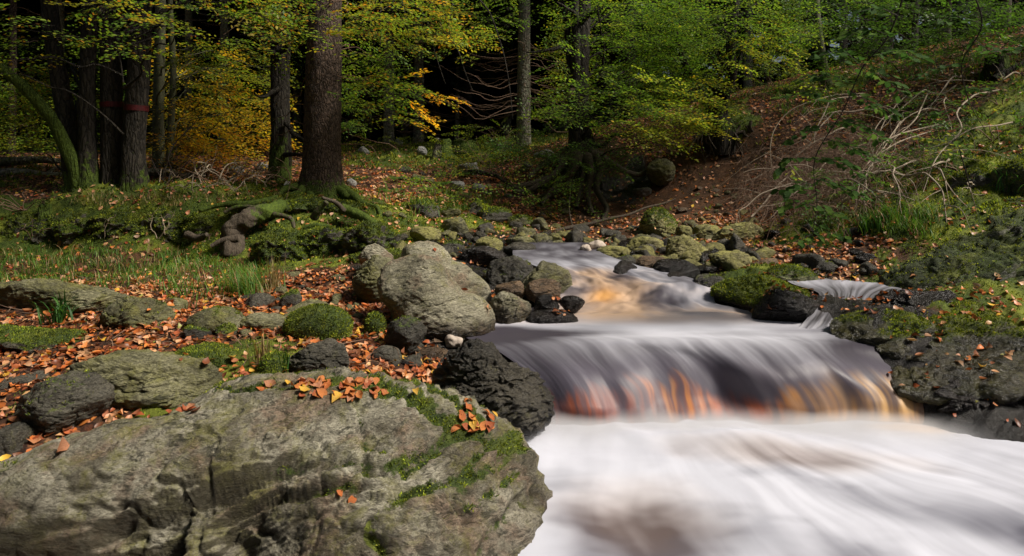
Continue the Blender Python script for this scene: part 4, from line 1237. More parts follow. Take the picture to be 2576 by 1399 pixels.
def sprays(bag, twigs, C, Dr, size, leaf, palette, simple=True, tmpl=None, roll=0.35, tint=0.3, jit=0.25):
    tmpl = tmpl or SPR
    n = len(C)
    k = rng.integers(len(tmpl), size=n)
    up = norm(np.array([0, 0, 1.0]) + rng.normal(0, roll, (n, 3)))
    M = frames(Dr, up)
    tv, tf = (LEAF2, LEAF2F) if simple else (LEAF8, LEAF8F)
    for q in range(len(tmpl)):
        s = np.nonzero(k == q)[0]
        if not len(s): continue
        pos, Rl, ln = tmpl[q]
        sz = size * rng.uniform(0.75, 1.3, len(s))
        T = np.einsum('nij,lj->nli', M[s] * sz[:, None, None], pos) + C[s][:, None]
        Q = np.einsum('nij,ljk->nlik', M[s], Rl)
        nn = len(s) * len(pos)
        ls = leaf * rng.uniform(0.7, 1.25, nn)
        Q = Q.reshape(-1, 3, 3) * ls[:, None, None]
        V, Fc = inst(tv, tf, Q, T.reshape(-1, 3) + rng.normal(0, leaf * 0.15, (nn, 3)))
        c = pal(palette, nn, jit)
        sc = pal(palette, len(s), 0.1)
        c = c * (1 - tint) + np.repeat(sc, len(pos), 0) * tint
        bag.add(V, Fc, np.repeat(c, len(tv), 0))
        if twigs is not None:
            a = np.einsum('nij,lj->nli', M[s] * sz[:, None, None], ln[:, 0]) + C[s][:, None]
            b = np.einsum('nij,lj->nli', M[s] * sz[:, None, None], ln[:, 1]) + C[s][:, None]
            a, b = a.reshape(-1, 3), b.reshape(-1, 3)
            w = 0.0016 + 0.0022 * size
            off = np.array([[w, 0, 0], [-w, 0, 0], [0, 0, w]])
            TV = np.stack([a + off[0], a + off[1], a + off[2], b], 1).reshape(-1, 3)
            TF = np.array([(0, 1, 3), (1, 2, 3), (2, 0, 3)])[None] + (np.arange(len(a)) * 4)[:, None, None]
            twigs.add(TV, TF.reshape(-1, 3))


# ------------------------------------------------------------------ trees
def trunk(t, pts, mat, name='trunk', n=70, sides=28, disp=0.015, seed=1, flare=None, moss=(0.0, 0.4, 0.0), dscale=(8, 8, 3), tip=None):
    P = np.array([at(a, b, c) for a, b, c, _ in pts])
    Rr = np.array([r / F * c for _, _, c, r in pts])
    z0 = P[0][2]
    if name == 'trunk':
        P = np.vstack([P[0] - (0, 0, 0.5), P]); Rr = np.concatenate([[Rr[0]], Rr])
    V, Fc = tube(P, Rr, n, sides, disp, seed, dscale, flare)
    m = moss[0] * np.exp(-np.abs(V[:, 2] - z0) / moss[1]) + moss[2]
    return mk(name, V, Fc, mat, parent=t, attrs=dict(moss=np.clip(m, 0, 1)))


def limb(t, P, r0, r1, mat, name='branch', wig=0.06, n=16, seed=0, sides=6, moss=0.0):
    P = np.array(P, float)
    Q = catmull(P, 7)
    L = np.linalg.norm(P[-1] - P[0])
    r_ = np.random.default_rng(seed + 900)
    Q[1:-1] += r_.normal(0, wig * L, (5, 3)) * 0.5
    V, Fc = tube(Q, [r0, r1], n, sides)
    return mk(name, V, Fc, mat, parent=t, attrs=dict(moss=np.full(len(V), moss)))


def region_pts(box, Y0, Y1, n):
    px = rng.uniform(box[0], box[2], n)
    py = rng.uniform(box[1], box[3], n)
    Y = rng.uniform(Y0, Y1, n)
    return np.stack([(px - HX) / F * Y, Y, H - (py - HY) / F * Y], 1)


def foliage(t, regs, trunk_xy, limbs=3, mat=None, tw=M_TWIGD, r0=0.02, ztop=None):
    """regs: (box, Y0, Y1, count, palette, spray size, leaf size)"""
    bag, tg = Bag(), Bag()
    for box, Y0, Y1, n, P, size, leaf in regs:
        n = int(n * (0.85 if box[0] < 300 and Y0 < 10 else 1.15)); leaf = leaf * 0.86
        # sprays sit in layered plates, as beech branches do
        C = region_pts(box, Y0, Y1, n)
        lay = 0.34
        C[:, 2] = np.round((C[:, 2] + 0.25 * C[:, 0]) / lay) * lay - 0.25 * C[:, 0] + rng.normal(0, 0.06, n)
        d = C - np.array([trunk_xy[0], trunk_xy[1], 0])
        d[:, 2] = 0
        d = norm(norm(d) + rng.normal(0, 0.45, (n, 3)) * np.array([1, 1, 0.25]))
        sprays(bag, tg, C, d, size, leaf, P, simple=(Y0 > 6.5))
        for k in range(limbs):
            e = C[rng.integers(n)]
            s = np.array([trunk_xy[0], trunk_xy[1], e[2] - rng.uniform(-0.1, 0.9)])
            limb(t, [s, (s + e) / 2 + (0, 0, 0.15), e], r0 * rng.uniform(0.5, 1.0), 0.004, mat or M_DKBARK, seed=int(rng.integers(9999)), wig=0.05, n=20)
    f = bag.build('foliage', M_LEAF, parent=t)
    if f: f['kind'] = 'stuff'
    g = tg.build('twigs', tw, parent=t)
    if g: g['kind'] = 'stuff'


def needle_template(seed, nk=17, wid=1.0, sub=True):
    r_ = np.random.default_rng(seed)
    V, Fc = [], []
    def blade(a, b, w, up):
        d = norm(b - a)
        x = norm(np.cross(d, up)) * w
        i = len(V)
        V.extend([a - x * 0.7 * wid, a + x * 0.7 * wid, b])
        Fc.append((i, i + 1, i + 2))
    for k, y in enumerate(np.linspace(0.05, 0.97, nk)):
        for sd in (-1, 1):
            L = 0.42 * (1 - 0.72 * y) * r_.uniform(0.6, 1.15)
            a = r_.uniform(0.6, 0.95)
            s = np.array([0, y, -0.15 * y * y])
            e = s + np.array([sd * math.sin(a) * L, math.cos(a) * L, -0.12 * L - r_.uniform(0, .12) * L * 2])
            blade(s, e, 0.030, np.array([0, 0.2, 1.0]))
            m = (s + e) / 2
            for q in ((-1, 1) if sub else ()):
                e2 = m + np.array([sd * math.sin(a + q * .7), math.cos(a + q * .7), -0.4]) * L * 0.45
                blade(m, e2, 0.022, np.array([0, 0.2, 1.0]))
    blade(np.zeros(3), np.array([0, 1, -0.15]), 0.03, np.array([0, 0, 1.0]))
    return np.array(V), np.array(Fc)


NDL = [needle_template(i) for i in range(4)]
NDC = [needle_template(i + 10, 10, 3.0, False) for i in range(4)]


def boughs(bag, C, Dr, size, palette, tm=None):
    tm = tm or NDL
    k = rng.integers(4, size=len(C))
    M = frames(Dr, norm(np.array([0, 0, 1.0]) + rng.normal(0, .2, (len(C), 3))))
    for q in range(4):
        s = np.nonzero(k == q)[0]
        if not len(s): continue
        V, Fc = inst(tm[q][0], tm[q][1], M[s] * (size * rng.uniform(.7, 1.3, len(s)))[:, None, None], C[s])
        bag.add(V, Fc, np.repeat(pal(palette, len(s)), len(tm[q][0]), 0))


def shade_crown(t, c, r, n, palette, leaf=0.16):  # unseen canopy added overhead to block the sky and darken what lies below
    """dense high crown above the frame: leaf clumps in an uneven volume"""
    c = np.array(c, float); r = np.array(r, float)
    p = rng.normal(size=(n, 3))
    p = norm(p) * rng.uniform(0.35, 1, (n, 1)) ** 0.5
    p = p * r + c
    M = frames(norm(rng.normal(size=(n, 3)) * (1, 1, .4)), norm(np.array([0, 0, 1.0]) + rng.normal(0, .4, (n, 3)))) * (leaf * rng.uniform(.6, 1.4, n))[:, None, None]
    V, Fc = inst(LEAF2, LEAF2F, M, p)
    b = Bag(); b.add(V, Fc, np.repeat(pal(palette, n), 4, 0))
    o = b.build('shade_crown', M_LEAF, parent=t)
    o['kind'] = 'stuff'


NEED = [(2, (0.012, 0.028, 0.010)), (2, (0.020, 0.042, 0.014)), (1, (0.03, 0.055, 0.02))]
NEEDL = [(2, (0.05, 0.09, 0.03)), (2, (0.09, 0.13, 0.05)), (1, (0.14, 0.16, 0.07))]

# big spruce beside the stream
t = empty('spruce_tree', at(810, 478, 9.4), 'thick scaly barked spruce standing alone on the mossy bank left of centre', 'tree')
trunk(t, [(808, 500, 9.4, 50), (808, 470, 9.4, 49), (810, 400, 9.4, 46), (812, 250, 9.4, 45), (817, 60, 9.4, 42), (820, -300, 9.4, 37), (824, -900, 9.4, 28)], M_SPRUCE, n=150, sides=64, disp=0.022, flare=(0.38, 0.22, 0.30), moss=(1.0, 0.30, 0.0), dscale=(14, 14, 8), seed=3)
for k, (a, b, c, d) in enumerate([(775, 485, 700, 520), (790, 492, 735, 545), (845, 490, 905, 512), (862, 486, 960, 545), (830, 495, 838, 540), (760, 482, 690, 492)]):
    p0, p1 = at(a, b, 9.3), hit(c, d)
    limb(t, [p0 + (0, 0, 0.06), (p0 + p1) / 2 + (0, 0, 0.06), p1 - (0, 0, 0.03)], 0.075, 0.02, M_ROOT, 'root', 0.05, 24, k, 10, 0.75)
for k in range(16):
    z = rng.uniform(2.0, 4.1); a = rng.uniform(-1.2, 4.3)
    p0 = np.array([at(812, 300, 9.4)[0] + 0.23 * math.cos(a), 9.4 + 0.23 * math.sin(a), z])
    limb(t, [p0, p0 + np.array([math.cos(a), math.sin(a), -0.1]) * rng.uniform(0.1, 0.5), p0 + np.array([math.cos(a), math.sin(a), -0.4]) * rng.uniform(0.5, 1.1)], 0.008, 0.002, M_TWIG, 'dead_branch', 0.1, 10, 50 + k, 4)
bg_ = Bag()
n = 170
a = rng.uniform(0, 6.28, n); z = rng.uniform(7.5, 12, n)
C = np.stack([at(818, 0, 9.4)[0] + 0.3 * np.cos(a), 9.4 + 0.3 * np.sin(a), z], 1)
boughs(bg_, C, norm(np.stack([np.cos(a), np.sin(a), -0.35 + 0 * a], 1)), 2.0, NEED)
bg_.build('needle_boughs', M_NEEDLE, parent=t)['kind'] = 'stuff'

# dark ivy green trunk beside it, with its thinner twin
t = empty('mossy_tree', at(700, 458, 10.6), 'dark double trunk wrapped in moss just left of the thick spruce', 'tree')
trunk(t, [(698, 475, 10.6, 27), (700, 440, 10.6, 24), (702, 330, 10.6, 20), (700, 180, 10.6, 19), (695, -50, 10.6, 18), (685, -500, 10.6, 14)], M_DKBARK, n=90, sides=30, disp=0.03, flare=(0.35, 0.2, 0.3), moss=(1.1, 0.75, 0.05), seed=5)
trunk(t, [(718, 470, 10.75, 15), (721, 400, 10.75, 13), (718, 250, 10.75, 11), (722, 60, 10.75, 10), (730, -200, 10.75, 8)], M_DKBARK, n=60, sides=18, disp=0.02, moss=(1.0, 0.5, 0.0), seed=6)
for P_ in ([(700, 150), (660, 110), (620, 60)], [(700, 105), (650, 90), (600, 30), (570, -20)], [(705, 215), (670, 240), (640, 235)], [(700, 130), (745, 95), (770, 40)], [(718, 310), (750, 345), (790, 370)], [(716, 390), (748, 388), (770, 392)]):
    limb(t, [at(x, y, 10.5 - 0.2 * i) for i, (x, y) in enumerate(P_)], 0.045, 0.012, M_DKBARK, 'branch', 0.05, 24, int(P_[1][0]), 8, 0.2)

# twin trunks with red rings
t = empty('ringed_tree', at(318, 485, 9.6), 'pair of dark trunks grown together at the foot, each with a red painted ring', 'tree')
trunk(t, [(286, 488, 9.6, 30), (285, 440, 9.6, 27), (281, 300, 9.6, 25.5), (278, 120, 9.6, 24), (272, -80, 9.6, 23), (262, -600, 9.6, 17)], M_DKBARK, n=120, sides=40, disp=0.022, flare=(0.3, 0.22, 0.35), moss=(0.62, 0.30, 0.0), seed=7, dscale=(16, 16, 2))
trunk(t, [(338, 490, 9.5, 30), (337, 450, 9.5, 29), (336, 380, 9.5, 26), (343, 270, 9.5, 26.5), (352, 120, 9.5, 26), (358, -80, 9.5, 24), (370, -600, 9.5, 17)], M_DKBARK, n=120, sides=40, disp=0.022, flare=(0.3, 0.22, 0.35), moss=(0.66, 0.45, 0.02), seed=8, dscale=(16, 16, 2))
for pts, sd in (([(281.3, 270.5, 9.6, 27), (281.1, 264, 9.6, 27), (280.8, 257.5, 9.6, 27)], 1), ([(342.6, 279, 9.5, 28.3), (343, 272, 9.5, 28.3), (343.4, 265, 9.5, 28.3)], 2)):
    trunk(t, pts, M_RED, 'red_ring', n=8, sides=40, disp=0.004, seed=sd)
foliage(t, [((-60, -20, 760, 60), 6.8, 8.8, 105, P_MIX, 0.45, 0.06), ((150, 60, 640, 150), 8.0, 9.2, 22, P_MIX, 0.4, 0.056), ((-60, 60, 200, 190), 8.2, 9.4, 26, P_MIX, 0.5, 0.06), ((560, -20, 760, 130), 9.4, 10.4, 40, P_GO, 0.5, 0.06)], at(310, 0, 8.9)[:2], 4, r0=0.022)
shade_crown(t, (-7.0, 8.5, 8.2), (4.2, 2.8, 1.4), 4200, P_GREEN)

# trio with the curved mossy stem at the left edge
t = empty('forked_tree', at(205, 452, 9.6), 'three dark stems from one foot at the left, one leaning and green with moss', 'tree')
trunk(t, [(205, 470, 9.6, 34), (190, 430, 9.6, 27), (172, 320, 9.6, 22), (150, 200, 9.6, 20), (130, 80, 9.6, 19), (118, -80, 9.6, 18), (100, -500, 9.6, 13)], M_DKBARK, n=100, sides=32, disp=0.025, flare=(0.2, 0.2, 0.3), moss=(0.8, 0.3, 0.02), seed=9)
trunk(t, [(225, 470, 9.5, 26), (222, 400, 9.5, 21), (218, 280, 9.5, 20), (222, 150, 9.5, 19), (226, 0, 9.5, 18), (232, -500, 9.5, 13)], M_DKBARK, n=100, sides=32, disp=0.025, flare=(0.25, 0.2, 0.3), moss=(0.8, 0.5, 0.03), seed=10)
trunk(t, [(196, 440, 9.45, 20), (165, 370, 9.4, 16), (130, 300, 9.3, 14.5), (75, 235, 9.2, 13.5), (0, 170, 9.1, 13), (-90, 120, 9.0, 12), (-250, 60, 8.9, 9)], M_DKBARK, n=100, sides=24, disp=0.012, moss=(0.6, 2.0, 0.55), seed=11)
foliage(t, [((-60, 170, 180, 330), 9.8, 12.5, 95, P_MIX, 0.55, 0.065), ((-60, 230, 150, 420), 11, 14, 80, P_YG, 0.6, 0.07), ((90, 120, 250, 320), 10.4, 12, 40, P_MIX, 0.5, 0.06)], at(200, 0, 9.6)[:2], 3)

# slim grey beeches behind
t = empty('beech_tree', at(398, 424, 12.2), 'slim olive grey beech right of the ringed pair, in front of yellow leaves', 'tree')
trunk(t, [(400, 440, 12.2, 17), (399, 400, 12.2, 14), (399, 250, 12.2, 13.5), (402, 120, 12.2, 13), (405, -60, 12.2, 12), (410, -400, 12.2, 8)], M_BEECH, n=80, sides=20, disp=0.008, flare=(0.2, 0.15, 0.2), moss=(0.5, 0.25, 0.12), seed=12)
foliage(t, [((385, 110, 560, 400), 12.3, 14.0, 90, P_YEL, 0.6, 0.07), ((420, 130, 560, 220), 11, 12.5, 26, P_YG, 0.5, 0.065)], at(398, 0, 12.2)[:2], 5, M_BEECH)
t = empty('beech_tree', at(427, 424, 12.0), 'thinnest olive beech stem with yellow and orange autumn sprays reaching right', 'tree')
trunk(t, [(424, 440, 12.0, 10), (426, 400, 12.0, 8.5), (432, 280, 12.0, 8), (436, 180, 12.0, 7.5), (430, 60, 12.0, 7), (425, -100, 12.0, 5)], M_BEECH, n=70, sides=14, disp=0.006, moss=(0.4, 0.2, 0.1), seed=13)
foliage(t, [((440, 225, 690, 300), 11.2, 12.6, 42, P_YEL, 0.6, 0.07), ((430, 335, 680, 388), 11.0, 12.2, 44, P_ORT, 0.55, 0.068), ((500, 150, 690, 235), 11.6, 13, 30, P_YG, 0.55, 0.065), ((430, 300, 560, 350), 11.6, 12.6, 22, P_YEL, 0.5, 0.065), ((330, 370, 480, 395), 10.5, 11.5, 16, P_ORT, 0.5, 0.065)], at(430, 0, 12.0)[:2], 6, M_BEECH, r0=0.014)
foliage(t, [((-60, 90, 700, 380), 14.5, 19, 230, P_GREEN, 0.7, 0.085), ((430, 100, 700, 340), 14, 17, 70, P_YG, 0.6, 0.08)], at(430, 0, 15)[:2], 1, M_BEECH)

# spruces at the crest of the slope
for px, py, Y, w0, w1, lab, sd, mt, nb in [(979, 362, 16.5, 14, 12, 'grey spruce trunk left of the two on the crest behind the stump', 31, M_PALEBARK, 26), (1054, 360, 17.5, 14, 11, 'grey spruce trunk just left of the mossy stumps on the crest', 32, M_PALEBARK, 26),
                                           (1318, 366, 14.8, 19, 15, 'pale lichen barked spruce with bare whorled branches in the middle of the wood', 33, M_PALEBARK, 60)]:
    t = empty('spruce_tree', at(px, py, Y), lab, 'tree')
    trunk(t, [(px - 2, py + 18, Y, w0 * 1.1), (px - 1, py, Y, w0), (px, 200, Y, (w0 + w1) / 2), (px + 1, 0, Y, w1), (px + 3, -500, Y, w1 * 0.6)], mt, n=90, sides=28, disp=0.014, flare=(0.2, 0.15, 0.2), moss=(0.45, 0.3, 0.02), seed=sd)
    x = at(px, 0, Y)[0]
    for k in range(nb):
        z = rng.uniform(2.5, 4.4) if nb > 30 else rng.uniform(2.4, 4.8)
        a = rng.choice([rng.normal(3.14, .45), rng.normal(0, .45)]) if rng.random() < .8 else rng.uniform(0, 6.28)
        L = rng.uniform(0.7, 1.9)
        p0 = np.array([x + 0.1 * math.cos(a), Y + 0.1 * math.sin(a), z])
        d = np.array([math.cos(a), math.sin(a), 0])
        limb(t, [p0, p0 + d * L * 0.5 + (0, 0, -0.10 * L), p0 + d * L + (0, 0, rng.uniform(-0.02, 0.10) * L)], 0.010, 0.002, M_TWIG, 'dead_branch', 0.05, 12, sd * 100 + k, 4)
    b = Bag()
    n = 150
    a = rng.uniform(0, 6.28, n); z = rng.uniform(7.5, 12, n)
    boughs(b, np.stack([x + 0.3 * np.cos(a), Y + 0.3 * np.sin(a), z], 1), norm(np.stack([np.cos(a), np.sin(a), -0.3 + 0 * a], 1)), 2.4, NEED)
    b.build('needle_boughs', M_NEEDLE, parent=t)['kind'] = 'stuff'

# beech whose roots hang from the undercut bank
t = empty('beech_tree', at(1455, 375, 11.9), 'forked beech standing on the undercut bank with its roots hanging in the dark hollow', 'tree')
trunk(t, [(1468, 400, 11.9, 36), (1462, 350, 11.9, 29), (1455, 290, 11.9, 26), (1460, 160, 11.9, 22), (1465, 40, 11.9, 21), (1470, -100, 11.9, 19), (1480, -500, 11.9, 14)], M_DKBARK, n=110, sides=34, disp=0.03, flare=(0.3, 0.25, 0.3), moss=(0.4, 0.5, 0.12), seed=41)
trunk(t, [(1452, 330, 11.6, 12), (1448, 250, 11.6, 11), (1449, 120, 11.6, 10.5), (1446, 0, 11.6, 10), (1440, -300, 11.6, 7)], M_DKBARK, n=80, sides=18, disp=0.01, seed=42)
trunk(t, [(1440, 340, 11.95, 11), (1436, 180, 12, 10), (1425, 60, 12, 8), (1400, -60, 12, 6)], M_DKBARK, n=60, sides=14, disp=0.008, seed=43)
for k, P_ in enumerate([[(1440, 135), (1410, 118), (1370, 130), (1325, 132)], [(1460, 60), (1490, 30), (1540, 20)], [(1468, 345), (1500, 370), (1545, 345), (1590, 335)], [(1452, 60), (1440, 30), (1400, 5)], [(1512, 190), (1516, 120), (1508, 60), (1500, -20)], [(1465, 300), (1520, 300), (1600, 260)]]):
    limb(t, [at(x, y, 11.6 - 0.15 * i) for i, (x, y) in enumerate(P_)], 0.05 if k != 4 else 0.02, 0.012, M_DKBARK, 'branch', 0.03, 26, 60 + k, 8, 0.1)
RT = [[(1450, 385, 11.7), (1440, 430, 11.3), (1425, 470, 11.1), (1380, 500, 10.9)], [(1465, 385, 11.7), (1468, 440, 11.3), (1455, 490, 11.0), (1450, 530, 10.6)], [(1485, 385, 11.7), (1510, 430, 11.4), (1500, 480, 11.1), (1525, 530, 10.7), (1515, 560, 10.4)],
      [(1440, 390, 11.7), (1400, 440, 11.5), (1340, 480, 11.3), (1290, 490, 11.2)], [(1490, 385, 11.8), (1540, 420, 11.8), (1600, 445, 11.8), (1650, 420, 12)], [(1475, 400, 11.5), (1484, 440, 11.2), (1478, 500, 10.9), (1490, 545, 10.5)], [(1430, 385, 11.7), (1380, 410, 11.8), (1330, 450, 11.6)], [(1455, 400, 11.5), (1435, 440, 11.1), (1405, 465, 11), (1360, 520, 10.6)]]
for k, P_ in enumerate(RT):
    V, Fc = tube([at(*p) + (0, -0.05, 0.04) for p in P_], [0.10, 0.06, 0.045, 0.03], 50, 12, 0.018, 70 + k, (9, 9, 9))
    mk('root', V, Fc, M_ROOT, parent=t, attrs=dict(moss=np.full(len(V), 0.35)))
foliage(t, [((1410, -20, 1700, 110), 10.8, 13.0, 160, P_GREEN, 0.55, 0.062), ((1390, 40, 1480, 280), 12.5, 14.5, 50, P_YG, 0.55, 0.065), ((1480, 90, 1760, 190), 11.5, 14, 90, P_GREEN, 0.6, 0.065),
            ((1380, 185, 1620, 300), 9.8, 11.3, 80, P_GREEN, 0.5, 0.06), ((1560, 215, 1790, 340), 9.8, 11.4, 90, P_YG, 0.5, 0.06), ((1500, 290, 1720, 345), 10.4, 11.6, 50, P_YG, 0.45, 0.058)], at(1460, 0, 11.9)[:2], 4, r0=0.02)
foliage(t, [((1270, 345, 1560, 405), 10.2, 11.3, 80, [(3, GD), (3, G1), (1, G2)], 0.5, 0.05), ((1360, 430, 1500, 480), 10.2, 10.7, 14, P_GREEN, 0.45, 0.05), ((1300, 480, 1460, 510), 10.0, 10.5, 12, P_GREEN, 0.4, 0.045)], at(1460, 0, 11.9)[:2], 2, r0=0.014)
b = hit(1440, 210); 
fg = mk('bracket_fungus', *tube([at(1428, 236, 11.62), at(1442, 234, 11.5)], [0.05, 0.09], 6, 14, cap=True), M_BROWN, parent=t, attrs=None)

# dark trunk deeper in, and the curved twin on the bank
t = empty('beech_tree', at(1582, 330, 15.5), 'dark broken topped trunk behind green leaves right of the forked beech', 'tree')
trunk(t, [(1586, 350, 15.5, 24), (1582, 220, 15.5, 21), (1580, 60, 15.5, 19), (1585, -200, 15.5, 15)], M_DKBARK, n=60, sides=24, disp=0.03, seed=44)
foliage(t, [((1500, -20, 1760, 90), 14, 16.5, 100, P_GREEN, 0.7, 0.075), ((1480, 150, 1720, 300), 15.8, 18, 100, P_DARK, 0.7, 0.08)], at(1582, 0, 15.5)[:2], 3)
t = empty('beech_tree', at(1815, 292, 11.9), 'crooked dark beech with two bent stems standing where the right bank overhangs', 'tree')
trunk(t, [(1812, 318, 11.9, 26), (1812, 285, 11.9, 17), (1822, 240, 11.8, 15), (1842, 180, 11.6, 13.5), (1838, 120, 11.6, 12), (1846, 40, 11.6, 11), (1856, -60, 11.6, 10), (1870, -300, 11.6, 7)], M_DKBARK, n=110, sides=26, disp=0.02, flare=(0.4, 0.15, 0.4), moss=(0.7, 0.2, 0.02), seed=45)
trunk(t, [(1802, 312, 11.9, 20), (1790, 280, 11.9, 12), (1768, 240, 11.9, 11), (1745, 200, 11.9, 9.5), (1722, 160, 11.9, 8), (1700, 80, 11.9, 6)], M_DKBARK, n=80, sides=20, disp=0.016, moss=(0.6, 0.3, 0.05), seed=46)
for k in range(22):
    a = rng.uniform(1740, 1900)
    p0 = at(a, rng.uniform(305, 335), 11.85)
    p1 = at(a + rng.uniform(-30, 30), rng.uniform(350, 425), rng.uniform(11.5, 11.8))
    limb(t, [p0, (p0 + p1) / 2 + (rng.uniform(-.1, .1), 0, 0.02), p1], rng.uniform(0.01, 0.035), 0.004, M_ROOT, 'root', 0.07, 14, 400 + k, 5)
for k, P_ in enumerate([[(1842, 180), (1862, 150), (1868, 110)], [(1838, 100), (1800, 60), (1760, 40)], [(1846, 60), (1880, 20), (1930, 0)], [(1840, 130), (1880, 110), (1940, 100)]]):
    limb(t, [at(x, y, 11.5) for x, y in P_], 0.035, 0.01, M_DKBARK, 'branch', 0.05, 20, 460 + k, 7)
foliage(t, [((1700, -20, 2010, 120), 10.2, 12.5, 170, P_GREEN, 0.5, 0.058), ((1840, 60, 1985, 190), 10.2, 11.6, 46, P_YG, 0.45, 0.058), ((1640, 60, 1830, 210), 11.0, 13, 90, P_GREEN, 0.5, 0.06), ((1600, 170, 1760, 250), 11, 13, 46, P_GREEN, 0.5, 0.06)], at(1830, 0, 11.7)[:2], 4, r0=0.018)
shade_crown(t, (5.2, 17.5, 9.4), (4, 2.5, 2.2), 4000, P_GREEN, 0.2)
t = empty('beech_tree', at(2078, 218, 13), 'slender olive green beech leaning left on the right hand crest', 'tree')
trunk(t, [(2084, 236, 13, 18), (2076, 200, 13, 13), (2064, 130, 13, 12), (2054, 60, 13, 11.5), (2049, -20, 13, 11), (2040, -300, 13, 8)], M_BEECH, n=80, sides=20, disp=0.01, flare=(0.3, 0.15, 0.2), moss=(0.9, 0.2, 0.2), seed=47)
foliage(t, [((1960, -20, 2200, 60), 12, 14, 34, P_GREEN, 0.55, 0.06)], at(2060, 0, 13)[:2], 3)
shade_crown(t, (11, 17, 10.5), (4, 4, 2.2), 4000, P_GREEN, 0.2)

# beech sprays right of the big spruce
t = empty('beech_tree', at(1180, 350, 19.5), 'green and orange leaved beech whose boughs spread right of the thick spruce', 'tree')
trunk(t, [(1176, 372, 19.5, 10), (1178, 250, 19.5, 9), (1170, 100, 19.5, 8), (1165, -100, 19.5, 6)], M_DKBARK, n=60, sides=16, disp=0.02, seed=48)
foliage(t, [((865, -20, 1130, 110), 8.2, 10.5, 110, P_GO, 0.45, 0.06), ((865, 100, 1010, 260), 9.2, 11.5, 60, P_GREEN, 0.5, 0.062), ((890, 195, 1060, 275), 8.6, 9.6, 26, P_GO, 0.42, 0.058), ((1020, 215, 1130, 285), 8.4, 9.0, 9, P_ORT, 0.38, 0.06),
            ((1060, 60, 1200, 130), 9.5, 11.5, 22, P_GO, 0.45, 0.06)], at(960, 0, 10.5)[:2], 0)
bn = 0
for (x0, y0, Ya, x1, y1, Yb) in [(1180, -40, 12, 905, 60, 8.8), (1000, -60, 10, 1120, 210, 9), (870, 165, 9.8, 985, 215, 9.2), (860, 205, 9.8, 1090, 265, 8.8), (1120, -60, 10, 1135, 100, 9), (1010, -60, 9.6, 1020, 180, 9.3), (1040, -40, 9.6, 1190, 230, 9.4), (945, -60, 9.6, 955, 120, 9.2), (1180, -60, 9.8, 1290, 300, 9.5)]:
    p0, p1 = at(x0, y0, Ya), at(x1, y1, Yb)
    limb(t, [p0, (p0 + p1) / 2 + (0.05, 0, 0.12), p1], 0.016, 0.004, M_DKBARK, 'branch', 0.04, 26, 470 + bn, 6); bn += 1
foliage(t, [((870, 240, 925, 330), 12.5, 15, 26, P_GREEN, 0.5, 0.06), ((900, -20, 1340, 70), 15.5, 18, 150, P_DARK, 0.7, 0.07), ((1080, 60, 1300, 140), 17.5, 18.5, 40, P_DARK, 0.6, 0.07), ((1180, -20, 1290, 90), 12.8, 14.2, 34, P_GREEN, 0.5, 0.06)], at(1170, 0, 19.5)[:2], 3)

# dark trees of the right hand crest
t = empty('beech_tree', at(2330, 175, 13.5), 'dark green leafy tree on the skyline at the right with sky showing through it', 'tree')
trunk(t, [(2290, 200, 13.8, 12), (2300, 60, 13.8, 10), (2310, -200, 13.8, 8)], M_DKBARK, n=50, sides=16, disp=0.02, seed=49)
foliage(t, [((2000, -20, 2280, 110), 11, 14, 100, P_DARK, 0.55, 0.06), ((2240, -20, 2620, 60), 10, 13, 100, P_DARK, 0.55, 0.06), ((2180, 50, 2420, 150), 12, 15, 60, P_DARK, 0.6, 0.065), ((2400, 40, 2640, 130), 10.0, 11.5, 80, P_DARK, 0.5, 0.06), ((2150, 90, 2450, 190), 10.5, 11.5, 46, P_DARK, 0.5, 0.055), ((2080, 120, 2240, 180), 12.0, 13, 26, P_DARK, 0.5, 0.055)], at(2300, 0, 13.8)[:2], 3)

# background trunks, row behind row
k = 0
BGT = [(28, 16, 8), (75, 22, 9), (150, 18, 7), (250, 24, 9), (330, 21, 8), (470, 18, 9), (505, 26, 8), (560, 17.5, 11), (585, 23, 9), (640, 28, 8), (668, 19, 10), (745, 22, 9), (882, 21, 9), (925, 26, 8), (1015, 27, 9), (1095, 23, 9), (1130, 29, 8), (1148, 21, 5), (1210, 25, 9), (1245, 31, 8), (1275, 24, 8), (1385, 22, 9), (1415, 27, 9), (1530, 24, 9), (1650, 22, 10), (1735, 25, 9),
                 (1880, 17, 9), (1930, 22, 8), (2000, 16.5, 9), (2120, 17, 8), (2170, 21, 9), (2235, 18, 8), (2380, 20, 9), (2450, 17, 8), (2530, 19, 9), (-60, 19, 9), (2640, 16, 9), (-160, 17, 9), (2760, 18, 9)]
LMK = [(-999, 'beyond the left edge'), (0, 'at the far left'), (150, 'among the forked stems'), (250, 'behind the ringed pair'), (400, 'right of the slim beeches'), (590, 'left of the mossy double trunk'), (735, 'beside the thick spruce'),
       (900, 'around the left grey spruce'), (1060, 'behind the stumps'), (1200, 'left of the pale spruce'), (1340, 'left of the forked beech'), (1470, 'right of the forked beech'), (1800, 'behind the crooked beech'),
       (2050, 'right of the leaning beech'), (2300, 'on the right skyline'), (2560, 'beyond the right edge')]
BGL = {}
for q_, (lo, ph) in enumerate(LMK):
    hi = LMK[q_ + 1][0] if q_ + 1 < len(LMK) else 9999
    inn = sorted(b_[0] for b_ in BGT if lo <= b_[0] < hi)
    wd = {1: [''], 2: ['left ', 'right '], 3: ['left ', 'middle ', 'right '], 4: ['first ', 'second ', 'third ', 'fourth '], 5: ['first ', 'second ', 'third ', 'fourth ', 'fifth ']}.get(len(inn), [])
    for px_, w_ in zip(inn, wd): BGL[px_] = w_ + 'dim spruce trunk in the dark wood ' + ph
